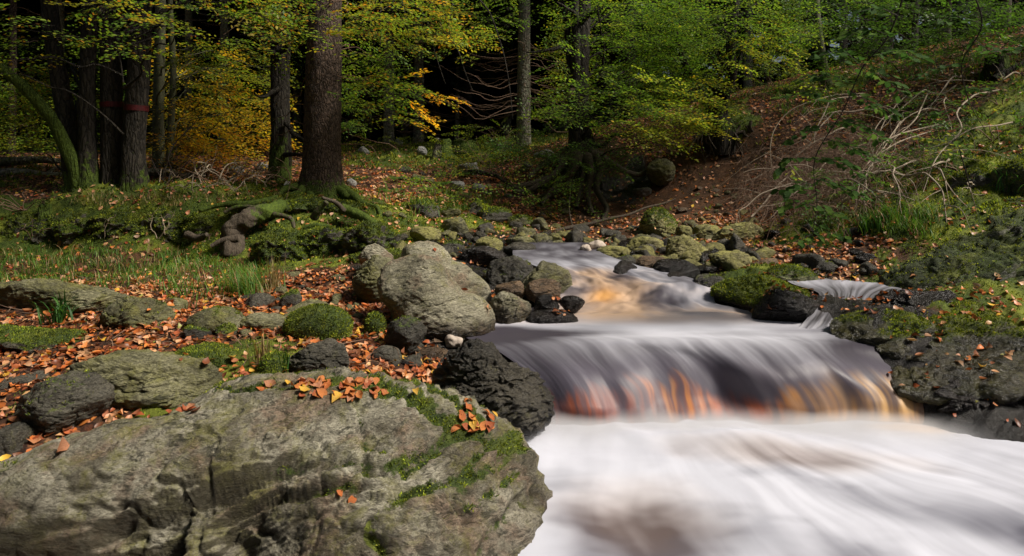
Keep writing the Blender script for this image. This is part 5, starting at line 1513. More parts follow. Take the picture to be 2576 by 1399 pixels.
for px, Y, w in BGT:
    x = (px - HX) / F * Y
    g = gz(x, Y)
    t = empty('spruce_tree', (x, Y, g), BGL[px], 'tree', 'dim spruce trunks deep in the wood')
    r = w / F * Y
    V, Fc = tube([(x, Y, g - 0.2), (x + 0.05, Y, g + 3), (x, Y, g + 7), (x, Y, g + 13)], [r * 1.25, r, r * 0.85, r * 0.4], 40, 14, 0.012, 500 + k)
    mk('trunk', V, Fc, M_PALEBARK if k % 3 else M_SPRUCE, parent=t, attrs=dict(moss=np.full(len(V), 0.1)))
    nb = 26
    for q in range(nb):
        z = g + rng.uniform(0.5, 4.5); a = rng.uniform(0, 6.28); L = rng.uniform(0.6, 1.6)
        p0 = np.array([x, Y, z]); d = np.array([math.cos(a), math.sin(a), 0])
        if q < 9:
            limb(t, [p0, p0 + d * L * .5 - (0, 0, .08), p0 + d * L - (0, 0, .1)], 0.010, 0.003, M_TWIG, 'dead_branch', 0.03, 7, 600 + q, 3)
    n = 150
    a = rng.uniform(0, 6.28, n); z = rng.uniform(g + (3.2 if Y > 20 else 6.5), g + 12, n)
    b = Bag()
    boughs(b, np.stack([x + 0.2 * np.cos(a), Y + 0.2 * np.sin(a), z], 1), norm(np.stack([np.cos(a), np.sin(a), -0.4 + 0 * a], 1)), 2.6, NEED)
    b.build('needle_boughs', M_NEEDLE, parent=t)['kind'] = 'stuff'
    k += 1
print('trees done')

# the wood all round, too far and dense to tell trees apart
b = Bag()
n = 8500
a = rng.uniform(-1.0, 1.0, n); d = rng.uniform(30, 44, n)
z = np.where(rng.random(n) < .45, rng.uniform(-.5, 4, n), rng.uniform(0, 15, n))
C = np.stack([d * np.sin(a), d * np.cos(a), z + 2.0 + 0 * d], 1)
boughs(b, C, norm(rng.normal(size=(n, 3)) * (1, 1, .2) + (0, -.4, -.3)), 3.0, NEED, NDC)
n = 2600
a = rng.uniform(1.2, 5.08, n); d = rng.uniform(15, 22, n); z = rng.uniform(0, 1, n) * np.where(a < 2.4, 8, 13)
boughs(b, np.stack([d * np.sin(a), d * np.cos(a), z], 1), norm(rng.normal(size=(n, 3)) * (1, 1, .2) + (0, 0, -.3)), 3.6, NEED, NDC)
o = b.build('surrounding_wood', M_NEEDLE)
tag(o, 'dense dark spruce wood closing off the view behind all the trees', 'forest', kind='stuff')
# unseen beech added on the left bank, its crown shading that side
t = empty('beech_tree', (-5.2, 1.2, gz(-5.2, 1.2)), 'unseen beech added on the left bank to shade the foreground', 'tree')
V, Fc = tube([(-5.2, 1.2, 0.2), (-5.1, 1.2, 3), (-4.8, 1.4, 6)], [0.32, 0.22, 0.15], 40, 20, 0.02, 77)
mk('trunk', V, Fc, M_BEECH, parent=t, attrs=dict(moss=np.full(len(V), 0.2)))
shade_crown(t, (-5.0, 1.6, 5.4), (2.9, 2.8, 1.5), 16000, P_GREEN, 0.14)
# unseen beech added behind the camera; its leaves shade the foreground boulder
t = empty('beech_tree', (4.9, -0.6, gz(4.9, -0.6)), 'unseen beech added on the right bank to shade the foreground boulder', 'tree')
V, Fc = tube([(4.9, -0.6, -0.3), (4.7, -0.4, 3), (4.2, 0, 6.5)], [0.30, 0.2, 0.12], 40, 20, 0.02, 78)
mk('trunk', V, Fc, M_BEECH, parent=t, attrs=dict(moss=np.full(len(V), 0.2)))
limb(t, [(4.5, -0.2, 4.4), (3.0, 1.2, 4.9), (1.2, 1.4, 4.8)], 0.06, 0.015, M_BEECH, seed=5)
shade_crown(t, (0.45, 1.15, 4.8), (1.25, 0.95, 0.35), 2200, P_GREEN, 0.13)
# PART3

# ------------------------------------------------------------------ leaf litter
P_LIT = [(3, (0.20, 0.075, 0.035)), (1.5, (0.30, 0.17, 0.09)), (3.2, LIT[0]), (3.0, LIT[1]), (2.6, LIT[2]), (3, LIT[3]), (2.4, LIT[4]), (0.7, LIT[5]), (3, LIT[6]), (0.25, (0.25, 0.24, 0.05))]
P_LITP = [(3, LIT[2]), (4, LIT[3]), (2, LIT[0]), (2, LIT[1]), (2, LIT[4]), (0.6, LIT[5]), (1.2, (0.58, 0.36, 0.24))]


def place_leaves(bag, P, N, size, palette, tilt=0.45, simple=False, lift=0.004):
    n = len(P)
    up = norm(N + rng.normal(0, tilt, (n, 3)))
    d = norm(rng.normal(size=(n, 3)) - up * 0)
    d = norm(d - up * (d * up).sum(1)[:, None])
    M = frames(d, up)
    s = size * rng.uniform(0.4, 1.35, n)
    P = P + N * (lift + 0.012 * rng.random((n, 1)) * size / 0.06) - d * (s / 2)[:, None]
    C = pal(palette, n, 0.3)
    if simple:
        V, Fc = inst(LEAF2, LEAF2F, M * s[:, None, None], P)
        bag.add(V, Fc, np.repeat(C, 4, 0))
    else:
        k = rng.integers(5, size=n)
        for q in range(5):
            m = k == q
            tv = curled((0.9, -0.5, 0.4, 1.5, -0.9)[q], (1.2, 0.7, 2.6, -1.0, 1.6)[q])
            V, Fc = inst(tv, LEAF8F, M[m] * s[m][:, None, None], P[m])
            bag.add(V, Fc, np.repeat(C[m], 8, 0))


def floor_samples(n, Y0, Y1, a0=-0.72, a1=0.72):
    a = rng.uniform(a0, a1, n)
    r = np.sqrt(rng.uniform(Y0 ** 2, Y1 ** 2, n))
    xy = np.stack([r * np.sin(a), r * np.cos(a)], 1)
    z, K, hum = ground(xy)
    e = 0.03
    zx = ground(xy + (e, 0))[0]; zy = ground(xy + (0, e))[0]
    N = norm(np.stack([-(zx - z) / e, -(zy - z) / e, np.ones(n)], 1))
    return np.column_stack([xy, z]), N, K, hum


def inwater(P):
    px = HX + F * P[:, 0] / P[:, 1]
    return ((P[:, 0] > -0.3) & (P[:, 1] < 4.7) & (P[:, 2] < 0.03)) | ((P[:, 1] > 4.6) & (P[:, 1] < 8.4) & (P[:, 2] < 0.40 + 0.16 * np.clip(P[:, 1] - 6, 0, 2.2)) & (P[:, 0] > -0.5) & (P[:, 0] < 3.3))


bag = Bag()
for n, Y0, Y1, size, simple, dens in ((19000, 3.0, 6.9, 0.060, False, 1.0), (26000, 6.9, 10.5, 0.062, False, .9), (40000, 10.5, 18.5, 0.066, True, .9)):
    P, N, K, hum = floor_samples(n, Y0, Y1)
    nz = fbm(P * 1.5, 3, 201)
    pr = np.clip(K['l'] * 1.25 + 0.20 * K['g'] + 0.22 * K['m'] + 0.42 * K['s'] + 0.10 * K['w'] - 0.9 * np.clip(hum - 0.1, 0, 1) * K['m'] + 0.5 * nz * (K['l'] + K['m']), 0, 1)
    m = (rng.random(n) < pr * dens) & ~inwater(P)
    far = Y0 > 6.8
    place_leaves(bag, P[m], N[m], size, P_LITP if far else P_LIT, 0.30, simple)
o = bag.build('leaf_litter', M_LITTER)
tag(o, 'carpet of fallen orange and brown beech leaves over the forest floor', 'leaf litter', kind='stuff')

# leaves that lie on the rocks
bag = Bag()


def rock_points(idx, n, flt=None):
    o, V, T, N, mo, we = ROCKS[idx]
    A = V[T]
    cr = np.cross(A[:, 1] - A[:, 0], A[:, 2] - A[:, 0])
    ar = np.linalg.norm(cr, axis=1) / 2
    nrm = cr / (2 * ar[:, None] + 1e-12)
    w = ar * np.clip(nrm[:, 2] - 0.35, 0, 1)
    c = A.mean(1)
    if flt is not None: w = w * flt(c, nrm)
    if w.sum() <= 0: return np.zeros((0, 3)), np.zeros((0, 3))
    k = rng.choice(len(T), n, p=w / w.sum())
    u = rng.random((n, 2)); u = np.where(u.sum(1, keepdims=True) > 1, 1 - u, u)
    P = A[k, 0] + u[:, :1] * (A[k, 1] - A[k, 0]) + u[:, 1:] * (A[k, 2] - A[k, 0])
    return P, nrm[k]


for i, rk in enumerate(ROCKS):
    if i == 0: continue
    nm, lb = rk[0].name.split('.')[0], rk[0].get('label', '')
    V = rk[1]
    area = (V[:, 0].max() - V[:, 0].min()) * (V[:, 1].max() - V[:, 1].min())
    dn = 4
    if 'leaves' in lb: dn = 95
    elif nm in ('rock_ledge', 'wet_ledge'): dn = 40
    elif nm == 'rock_slab': dn = 26
    elif nm == 'mossy_boulder': dn = 22
    elif nm in ('moss_dome',): dn = 3
    n = int(min(420, area * dn * rng.uniform(.7, 1.3)))
    if n < 1: continue
    P, N = rock_points(i, n, (lambda c, q: sm(-0.15, 0.3, fbm(c * 2.6, 3, 205))) if dn > 20 else None)
    if dn > 20: P = P + rng.normal(0, 0.01, P.shape) * (1, 1, 0)
    place_leaves(bag, P, norm(N + (0, 0, .4)), 0.06, P_LITP if V[:, 1].mean() > 6.4 else P_LIT, 0.3)
o = bag.build('scattered_leaves', M_LITTER)
tag(o, 'single beech leaves scattered over the rocks and ledges', 'fallen leaves', kind='stuff')

# single leaves one can point at
lm = [[mesh('leaf', curled(c, f), LEAF8F, m) for m in M_SINGLE] for c, f in ((0.9, 1.2), (-0.5, 0.7), (0.4, 2.6), (1.5, -1.0), (-0.9, 1.6))]
from mathutils.bvhtree import BVHTree
hb = BVHTree.FromPolygons([tuple(v) for v in HEROV[::1]], [tuple(f) for f in ROCKS[0][2]])


def ray(px, py, tree=hb):
    d = Vector(((px - HX) / F, 1.0, -(py - HY) / F)).normalized()
    loc, nn, i, dist = tree.ray_cast(Vector((0, 0, H)), d)
    return (None, None) if loc is None else (np.array(loc), np.array(nn))


def single(p, nn, size, col, label, group, tilt=0.35):
    up = norm(np.array(nn) * 0.8 + (0, 0, .5) + rng.normal(0, tilt, 3))
    d = rng.normal(size=3); d = norm(d - up * (d @ up))
    x = np.cross(d, up)
    o = bpy.data.objects.new('fallen_leaf', lm[rng.integers(5)][col])
    COL.objects.link(o)
    Mx = Matrix(np.stack([x, d, up], 1).tolist()).to_4x4()
    Mx = Mx @ Matrix.Scale(size, 4)
    Mx.translation = Vector(p + np.array(nn) * 0.006 - d * size * 0.5)
    o.matrix_world = Mx
    tag(o, label, 'leaf', group)


CL = [((760, 958, 960, 1000), 46, 'one of the orange brown leaves heaped along the back edge of the foreground boulder', 'leaves heaped along the back edge of the foreground boulder', (0, 3, 6, 1, 3, 0)),
      ((640, 965, 800, 985), 8, 'one of the orange leaves at the left end of the row on the foreground boulder', 'leaves at the left end of the boulder row', (0, 3, 5)),
      ((385, 1020, 492, 1048), 10, 'one of the dark red leaves together on the left shoulder of the foreground boulder', 'dark leaves on the left shoulder of the boulder', (1, 4, 1, 3)),
      ((1120, 1040, 1250, 1098), 16, 'one of the bright orange leaves clustered on the right shoulder of the foreground boulder', 'bright leaves on the right shoulder of the boulder', (0, 6, 0, 5, 1)),
      ((120, 1060, 220, 1090), 5, 'one of the red leaves in the cleft at the far left of the foreground boulder', 'red leaves in the left cleft of the boulder', (1, 1, 3)),
      ((0, 1080, 60, 1170), 7, 'one of the dark brown leaves at the left edge of the foreground boulder', 'brown leaves at the left edge of the boulder', (1, 4)),
      ((1150, 990, 1260, 1040), 5, 'one of the small orange leaves below the craggy wet boulder', 'small leaves below the craggy wet boulder', (6, 0))]
for bx, n, lb, gr, cs in CL:
    for i in range(n):
        p, nn = ray(rng.uniform(bx[0], bx[2]), rng.uniform(bx[1], bx[3]))
        if p is None: continue
        single(p, nn, rng.uniform(0.05, 0.085), int(rng.choice(cs)), lb, gr)
for px, py, sz, c, lb in [(848, 1000, .085, 5, 'single bright yellow orange leaf lying flat on the top of the foreground boulder'), (848, 1245, .06, 6, 'small orange leaf in the middle crack of the foreground boulder, the left one'),
                          (886, 1257, .06, 6, 'small red orange leaf in the middle crack of the foreground boulder, the right one'), (160, 1132, .10, 3, 'long pinkish brown leaf standing in the left cleft of the foreground boulder'),
                          (1048, 985, .06, 5, 'small orange leaf alone on the moss near the back of the foreground boulder'), (660, 983, .07, 6, 'flat rust red leaf on the mossy rim of the foreground boulder')]:
    p, nn = ray(px, py)
    if p is not None: single(p, nn, sz, c, lb, None, 0.12)
for px, py, sz, c, lb in [(535, 925, .085, 5, 'pale yellow leaf lying on the moss cushion behind the foreground boulder'), (585, 915, .09, 5, 'large yellow leaf propped on the moss among orange ones')]:
    h = hit(px, py); single(h + (0, 0, .04), (0, 0, 1), sz, c, lb, None)
for i in range(60):
    h = hit(rng.uniform(540, 720), rng.uniform(925, 962)) if i < 20 else hit(rng.uniform(880, 1120), rng.uniform(905, 950))
    lb = 'one of the orange leaves gathered between the moss cushions behind the foreground boulder' if i < 20 else 'one of the wet orange leaves in the hollow left of the craggy wet boulder'
    single(h + (0, 0, .015), (0, 0, 1), rng.uniform(.05, .08), int(rng.choice((0, 3, 6, 5, 1))), lb, 'leaves between the moss cushions' if i < 20 else 'wet leaves in the hollow by the craggy boulder')
bag = Bag()
for i in range(420):
    px, py = rng.uniform(-40, 1150), rng.uniform(690, 960)
    if i > 260: px, py = rng.uniform(850, 1500), rng.uniform(400, 590)
    h = hit(px, py); a = rng.uniform(0, 6.28); L = rng.uniform(.06, .28)
    d = np.array([math.cos(a), math.sin(a), rng.uniform(-.1, .25)]) * L
    V, Fc = tube([h + (0, 0, .012), h + d * .5 + rng.normal(0, .015, 3) + (0, 0, .02), h + d + (0, 0, .015)], [.004, .003, .0015], 6, 3)
    bag.add(V, np.concatenate([Fc[:, [0, 1, 2]], Fc[:, [0, 2, 3]]]))
tag(bag.build('litter_twigs', M_TWIG), 'short broken twigs lying among the fallen leaves', 'twigs', kind='stuff')
print('litter done')

# ------------------------------------------------------------------ moss
P_MOS = [(2, (0.04, 0.065, 0.010)), (3, (0.09, 0.13, 0.014)), (3, (0.19, 0.235, 0.022)), (1.4, (0.32, 0.36, 0.035))]
TUFT = []
for q in range(3):
    a = q * 2.1
    TUFT += [(math.cos(a) * .45 - math.sin(a) * .3, math.sin(a) * .45 + math.cos(a) * .3, -0.1), (math.cos(a) * .45 + math.sin(a) * .3, math.sin(a) * .45 - math.cos(a) * .3, -0.1), (math.cos(a) * .9, math.sin(a) * .9, 0.85)]
TUFT = np.array(TUFT); TUFTF = np.arange(9).reshape(3, 3)


def tufts(bag, P, N, size):
    n = len(P)
    d = norm(np.cross(N, rng.normal(size=(n, 3))))
    M = frames(d, N + rng.normal(0, .25, (n, 3)))
    V, Fc = inst(TUFT, TUFTF, M * (size * rng.uniform(.6, 1.5, n))[:, None, None], P)
    nz = fbm(P * 3.0, 2, 207)
    c = pal(P_MOS, n, .25) * (1 + 0.9 * nz)[:, None]
    bag.add(V, Fc, np.repeat(c, 9, 0))


bag = Bag()
for i, (o, V, T, N, mo, we) in enumerate(ROCKS):
    f = mo[T].mean(1)
    if f.max() < 0.3: continue
    A = V[T]
    cr = np.cross(A[:, 1] - A[:, 0], A[:, 2] - A[:, 0])
    ar = np.linalg.norm(cr, axis=1) / 2
    front = sm(0.75, -0.2, -0 * ar)
    c = A.mean(1)
    noi = fbm(c * 9, 3, 209)
    w = ar * sm(0.42, 0.62, f + 0.45 * noi)
    if w.sum() <= 0: continue
    dist = c[:, 1].mean()
    size = 0.011 if i == 0 else 0.0022 * dist + 0.001
    n = int(min(16000 if i == 0 else 5000, w.sum() / (size * size * 1.2)))
    k = rng.choice(len(T), n, p=w / w.sum())
    u = rng.random((n, 2)); u = np.where(u.sum(1, keepdims=True) > 1, 1 - u, u)
    P = A[k, 0] + u[:, :1] * (A[k, 1] - A[k, 0]) + u[:, 1:] * (A[k, 2] - A[k, 0])
    tufts(bag, P, norm(cr[k]), size)
for n, Y0, Y1, size in ((26000, 3.6, 7.5, 0.014), (60000, 7.5, 10.5, 0.022), (26000, 10.5, 18, 0.045)):
    P, N, K, hum = floor_samples(n, Y0, Y1)
    nz = fbm(P * 2.2, 3, 211)
    pr = np.clip(1.3 * K['m'] * (0.45 + 2.0 * hum) + 1.1 * K['l'] * sm(.15, .5, hum) + 0.5 * nz, 0, 1)
    m = (rng.random(n) < pr) & ~inwater(P)
    tufts(bag, P[m], N[m], size)
o = bag.build('moss', M_MOSS)
tag(o, 'thick green moss on the banks, stumps and rocks', 'moss', kind='stuff')
print('moss done')

# ------------------------------------------------------------------ grass, ferns, low plants
def blades(bag, base, n, L, spread, palette, w=0.004, lean=0.8, seg=5, dirbias=(0, 0)):
    a = rng.uniform(0, 6.28, n)
    ln = rng.uniform(0.35, 1, n) * lean
    d = np.stack([np.cos(a) * ln + dirbias[0], np.sin(a) * ln + dirbias[1]], 1)
    LL = L * rng.uniform(.5, 1.1, n)
    b = base + np.stack([rng.normal(0, spread, n), rng.normal(0, spread, n), 0 * a], 1)
    u = np.linspace(0, 1, seg)
    side = norm(np.stack([-d[:, 1], d[:, 0], 0 * a], 1))
    ws = w * np.array([1, .95, .8, .5, .05])[:seg]
    X = b[:, None] + np.stack([d[:, :1] * u ** 1.6 * LL[:, None] * .9, d[:, 1:] * u ** 1.6 * LL[:, None] * .9, LL[:, None] * (u - 0.55 * ln[:, None] * u ** 2.4)], -1)
    Vv = np.stack([X - side[:, None] * ws[None, :, None], X + side[:, None] * ws[None, :, None]], 2).reshape(n, -1, 3)
    q = []
    for i in range(seg - 1): q += [(2 * i, 2 * i + 1, 2 * i + 3), (2 * i, 2 * i + 3, 2 * i + 2)]
    Fc = np.array(q)[None] + (np.arange(n) * 2 * seg)[:, None, None]
    bag.add(Vv.reshape(-1, 3), Fc.reshape(-1, 3), np.repeat(pal(palette, n, .3), 2 * seg, 0))


P_GR = [(4, (0.06, 0.16, 0.02)), (3, (0.12, 0.22, 0.03)), (1, (0.30, 0.26, 0.10)), (.5, (0.35, 0.2, 0.1))]
P_STRAW = [(3, (0.36, 0.27, 0.13)), (2, (0.22, 0.15, 0.07)), (1, (0.14, 0.16, 0.04))]
P_RUSH = [(3, (0.03, 0.09, 0.02)), (2, (0.06, 0.15, 0.03))]
bag = Bag()
for i in range(230):
    px, py = rng.uniform(-60, 700), rng.uniform(632, 745)
    if px > 520 and py < 660: continue
    if rng.random() < sm(690, 740, py) * 0.7: continue
    h = hit(px, py)
    blades(bag, h, 20, rng.uniform(.08, .24), .08, P_GR if rng.random() < .86 else P_STRAW, .0038, .9)
for i in range(110):
    px, py = rng.uniform(200, 700), rng.uniform(488, 520)
    h = hit(px, py)
    blades(bag, h, 8, .12, .06, P_STRAW, .003, 1.0)
for bx, n in (((2050, 540, 2350, 600), 40), ((1950, 230, 2110, 300), 70), ((2200, 150, 2576, 210), 60), ((950, 480, 1250, 560), 24)):
    for i in range(n):
        h = hit(rng.uniform(bx[0], bx[2]), rng.uniform(bx[1], bx[3]))
        blades(bag, h, 14, rng.uniform(.12, .3), .05, P_GR, .004, .9)
o = bag.build('grass', M_GRASS)
tag(o, 'thin green and straw coloured grass on the left flat and the banks', 'grass', kind='stuff')


def tuft(px, py, n, L, label, palette, w=.004, spread=.04, bias=(0, 0), lean=.8, cat='grass tuft', name='grass_tuft'):
    h = hit(px, py)
    b = Bag()
    blades(b, h - (0, 0, .01), n, L, spread, palette, w, lean, dirbias=bias)
    o = b.build(name, M_GRASS, origin=h)
    tag(o, label, cat)


tuft(150, 810, 46, .34, 'dark green broad bladed rush clump beside the flat slab at the left', P_RUSH, .009, .05, (.15, 0), .95)
tuft(630, 738, 240, .36, 'big arching green and straw grass clump above the orange leaves', P_GR, .003, .09, (-.35, 0), .8)
tuft(690, 728, 90, .38, 'upright straw coloured grass clump to the right of the big arching one', P_STRAW, .003, .04, (.1, 0), .35)
tuft(790, 828, 14, .24, 'few thin green blades in front of the moss covered dome', P_RUSH, .004, .02, (0, 0), .7)
tuft(660, 915, 26, .26, 'dry straw grass tuft with green blades on the small round moss cushion', P_STRAW, .005, .02, (0, 0), .5)
tuft(722, 935, 10, .30, 'thin dark green blades leaning on the dark wrinkled boulder', P_RUSH, .004, .02, (.1, 0), .5)
tuft(480, 780, 10, .15, 'few green blades in front of the small round stone', P_RUSH, .004, .03)
tuft(1055, 530, 130, .30, 'bright green grass tuft low on the leafy slope', P_GR, .004, .08)
tuft(2545, 480, 120, .32, 'bright green arching grass tuft on the mossy rock at the right edge', P_RUSH, .006, .07)
tuft(2262, 555, 60, .28, 'green grass tuft under the dead twigs in the middle of the right bank', P_GR, .005, .07)
tuft(2190, 575, 60, .28, 'dark green grass tuft left of the other under the dead twigs', P_RUSH, .005, .07)
tuft(500, 755, 30, .16, 'short green grass tuft beyond the small stones left of centre', P_GR, .004, .06)


def fern(px, py, s, label, n=6, palette=((1, (0.07, 0.15, 0.04)),)):
    h = hit(px, py)
    b = Bag()
    for k in range(n):
        a = rng.uniform(0, 6.28)
        u = np.linspace(0.05, 1, 13)
        d = np.array([math.cos(a), math.sin(a), 0])
        X = h + d * (u ** 1.1)[:, None] * s + np.array([0, 0, 1]) * (u * .75 - u ** 2 * .5)[:, None] * s
        sd = np.array([-d[1], d[0], 0])
        for i in range(12):
            for q in (-1, 1):
                L = s * .30 * math.sin(math.pi * min(1, u[i] * 1.0)) ** .6 * (1.05 - u[i] * .6)
                p = X[i]
                V = np.array([p, p + sd * q * L * .5 + d * s * .045, p + sd * q * L + d * s * .05 - (0, 0, L * .2), p + sd * q * L * .5 - d * s * .01])
                b.add(V, np.array([(0, 1, 2), (0, 2, 3)]), np.tile(pal(palette, 1, .2), (4, 1)))
    o = b.build('fern', M_LEAF, origin=h)
    tag(o, label, 'fern')


for px, py, s, l in [(1040, 462, .38, 'largest pale green fern on the leafy slope'), (995, 455, .25, 'small fern left of the largest one on the leafy slope'), (1075, 480, .22, 'small fern to the right of the largest one on the leafy slope'), (1110, 470, .3, 'fern beside the dull grey stone on the slope'),
                     (985, 488, .28, 'lower fern on the left of the leafy slope'), (1180, 445, .3, 'fern below the white jagged stone'), (560, 420, .35, 'flat dark green fern behind the brush pile'), (620, 395, .4, 'flat fern in the shade left of the dark mossy trunk'),
                     (2385, 400, .25, 'small green fern on the upper right bank'), (905, 455, .25, 'small fern just right of the big spruce foot')]:
    fern(px, py, s, l)

def bush(px, py, Y, h_, wd, n, palette, label, leaf=.04, name='shrub', cat='shrub', stems=8, size=.28):
    p = at(px, py, Y)
    t = empty(name, p, label, cat)
    b, tg = Bag(), Bag()
    C = p + np.stack([rng.normal(0, wd, n), rng.normal(0, wd * .7, n), rng.uniform(.1, 1, n) ** .8 * h_], 1)
    d = norm(norm(C - p - (0, 0, h_ * .3)) * (1, 1, .3) + rng.normal(0, .4, (n, 3)) * (1, 1, .3))
    sprays(b, tg, C, d, size, leaf, palette, tmpl=SPRT)
    b.build('foliage', M_LEAF, parent=t)['kind'] = 'stuff'
    tg.build('twigs', M_TWIGD, parent=t)['kind'] = 'stuff'
    for k in range(stems):
        e = C[rng.integers(n)]
        limb(t, [p + (rng.normal(0, .03), 0, -.05), (p + e) / 2 + (0, 0, .05), e], .008, .002, M_TWIG, 'stem', .06, 10, int(rng.integers(9999)), 4)


bush(1215, 405, 13, .55, .35, 34, [(2, G2), (3, G3), (3, YG)], 'bright yellow green bush on the slope left of the pale spruce trunk')
bush(1265, 372, 14.5, .5, .4, 26, [(2, G2), (3, G3), (2, YG)], 'low light green bush at the foot of the pale spruce trunk')
bush(1250, 440, 12, .45, .4, 30, [(1, G2), (2, G3), (3, YG), (1, YE)], 'yellowish bush hanging over the leafy slope')
bush(885, 385, 15.5, .35, .45, 26, [(2, G3), (3, YG)], 'bright green low bilberry mound right of the big spruce')
bush(955, 378, 15.5, .30, .5, 24, [(2, G3), (3, YG)], 'second bilberry mound in front of the left grey spruce trunk')
bush(1135, 440, 12.5, .3, .3, 18, [(2, G3), (3, YG)], 'small green bush left of the white jagged stone')
bush(1060, 470, 11, .25, .3, 16, [(2, G2), (2, G3)], 'small leafy plant among the ferns')
bush(1095, 515, 10, .3, .35, 24, [(2, G2), (3, G3), (1, YG)], 'green plant cushion above the bright grass tuft')
bush(1910, 275, 13, .9, .6, 60, [(2, (0.06, .10, .03)), (3, (.10, .15, .05))], 'feathery grey green young spruce behind the crooked beech', .035, 'young_spruce', 'young tree')
bush(1985, 262, 13, .7, .5, 44, [(2, (0.06, .10, .03)), (3, (.10, .15, .05))], 'second feathery young spruce left of the slender leaning beech', .035, 'young_spruce', 'young tree')
bush(2075, 232, 12.8, .35, .35, 30, [(1, G2), (3, G3), (1, YG)], 'low green bilberry bush around the foot of the slender leaning beech')
bush(2440, 160, 11.5, .4, .6, 40, P_DARK, 'dark leafy bushes on the skyline beside the right hand stump')
bush(2280, 170, 11.8, .3, .5, 26, P_GREEN, 'low bush on the skyline at the right')
bush(2320, 470, 8.3, .25, .3, 22, [(2, G1), (2, G2)], 'small dark leafy plant in the middle of the right bank', .03)
for k, (px, py, Y, w_, n_, l) in enumerate([(2120, 480, 8.6, .35, 30, 'dark green leafy plant growing through the left part of the brush'), (2200, 520, 8.0, .35, 34, 'dark green leafy plant under the pale sticks'), (2300, 400, 9.0, .4, 36, 'low dark green plants between the pale branches'), (2420, 430, 8.3, .4, 34, 'low dark green plants right of the pale branches'),
                                       (2500, 350, 8.8, .45, 40, 'broad patch of dark green plants at the upper right'), (2360, 300, 9.8, .5, 40, 'dark green undergrowth high in the middle of the right bank'), (2520, 260, 9.6, .5, 40, 'dark green undergrowth below the right hand stump'), (2150, 560, 7.8, .3, 24, 'small green plants at the foot of the brush'),
                                       (2230, 330, 9.8, .45, 30, 'green undergrowth behind the fan of pale branches'), (2560, 170, 10.5, .6, 50, 'dark bushes at the top right edge')]):
    h_ = hit(px, py); bush(px, HY + F * (H - h_[2]) / h_[1], h_[1], .28, w_, n_, [(3, GD), (3, G1), (1, G2)], l, .035, 'undergrowth', 'plant', 4, .22)
bush(80, 600, 8.7, .35, .5, 26, P_DARK, 'dark bramble plant on the left bank', .03)
bush(60, 520, 9.0, .3, .5, 26, [(3, GD), (2, G1)], 'dark leafy plants at the left end of the bank', .03)

# single hanging beech boughs in front of the right bank: every leaf its own
glm = [[mesh('leaf', curled(c, f), LEAF8F, m) for m in M_GLEAF] for c, f in ((0.3, 1.0), (-0.25, 0.8))]


def bough(name, label, cat, pts, subs, nl, size, cols, r0=.007):
    P = np.array([at(*p) for p in pts])
    t = empty(name, P[0], label, cat)
    V, Fc = tube(P, [r0, r0 * .35], 40, 6)
    mk('stem', V, Fc, M_TWIGD, parent=t)
    for sp in subs:
        Q = np.array([at(*p) for p in sp])
        V, Fc = tube(Q, [r0 * .45, .0015], 18, 4)
        tw_ = mk('twig', V, Fc, M_TWIGD, parent=t)
        C = catmull(Q, 60)
        L = np.linalg.norm(np.diff(C, axis=0), axis=1).sum()
        m = max(3, int(L / .026 * nl))
        for k in range(m):
            u = (k + .5) / m
            p = C[int(u * 59)]
            tn = norm(C[min(59, int(u * 59) + 1)] - C[max(0, int(u * 59) - 1)])
            sd = norm(np.cross(tn, (0, 0, 1))) * (1 if k % 2 else -1)
            d = norm(tn * .7 + sd * rng.uniform(.5, 1) + (0, 0, -.25) + rng.normal(0, .15, 3))
            p = p + sd * rng.uniform(0, .05) + rng.normal(0, .012, 3)
            up = norm(np.array([0, -.45, 1]) + rng.normal(0, .35, 3))
            x = norm(np.cross(d, up)); up = np.cross(x, d)
            o = bpy.data.objects.new('leaf', glm[rng.integers(2)][int(rng.choice(cols))])
            COL.objects.link(o)
            Mx = Matrix(np.stack([x, d, up], 1).tolist()).to_4x4() @ Matrix.Scale(size * rng.uniform(.7, 1.2), 4)
            Mx.translation = Vector(p - P[0])
            o.parent = tw_
            o.matrix_local = Mx


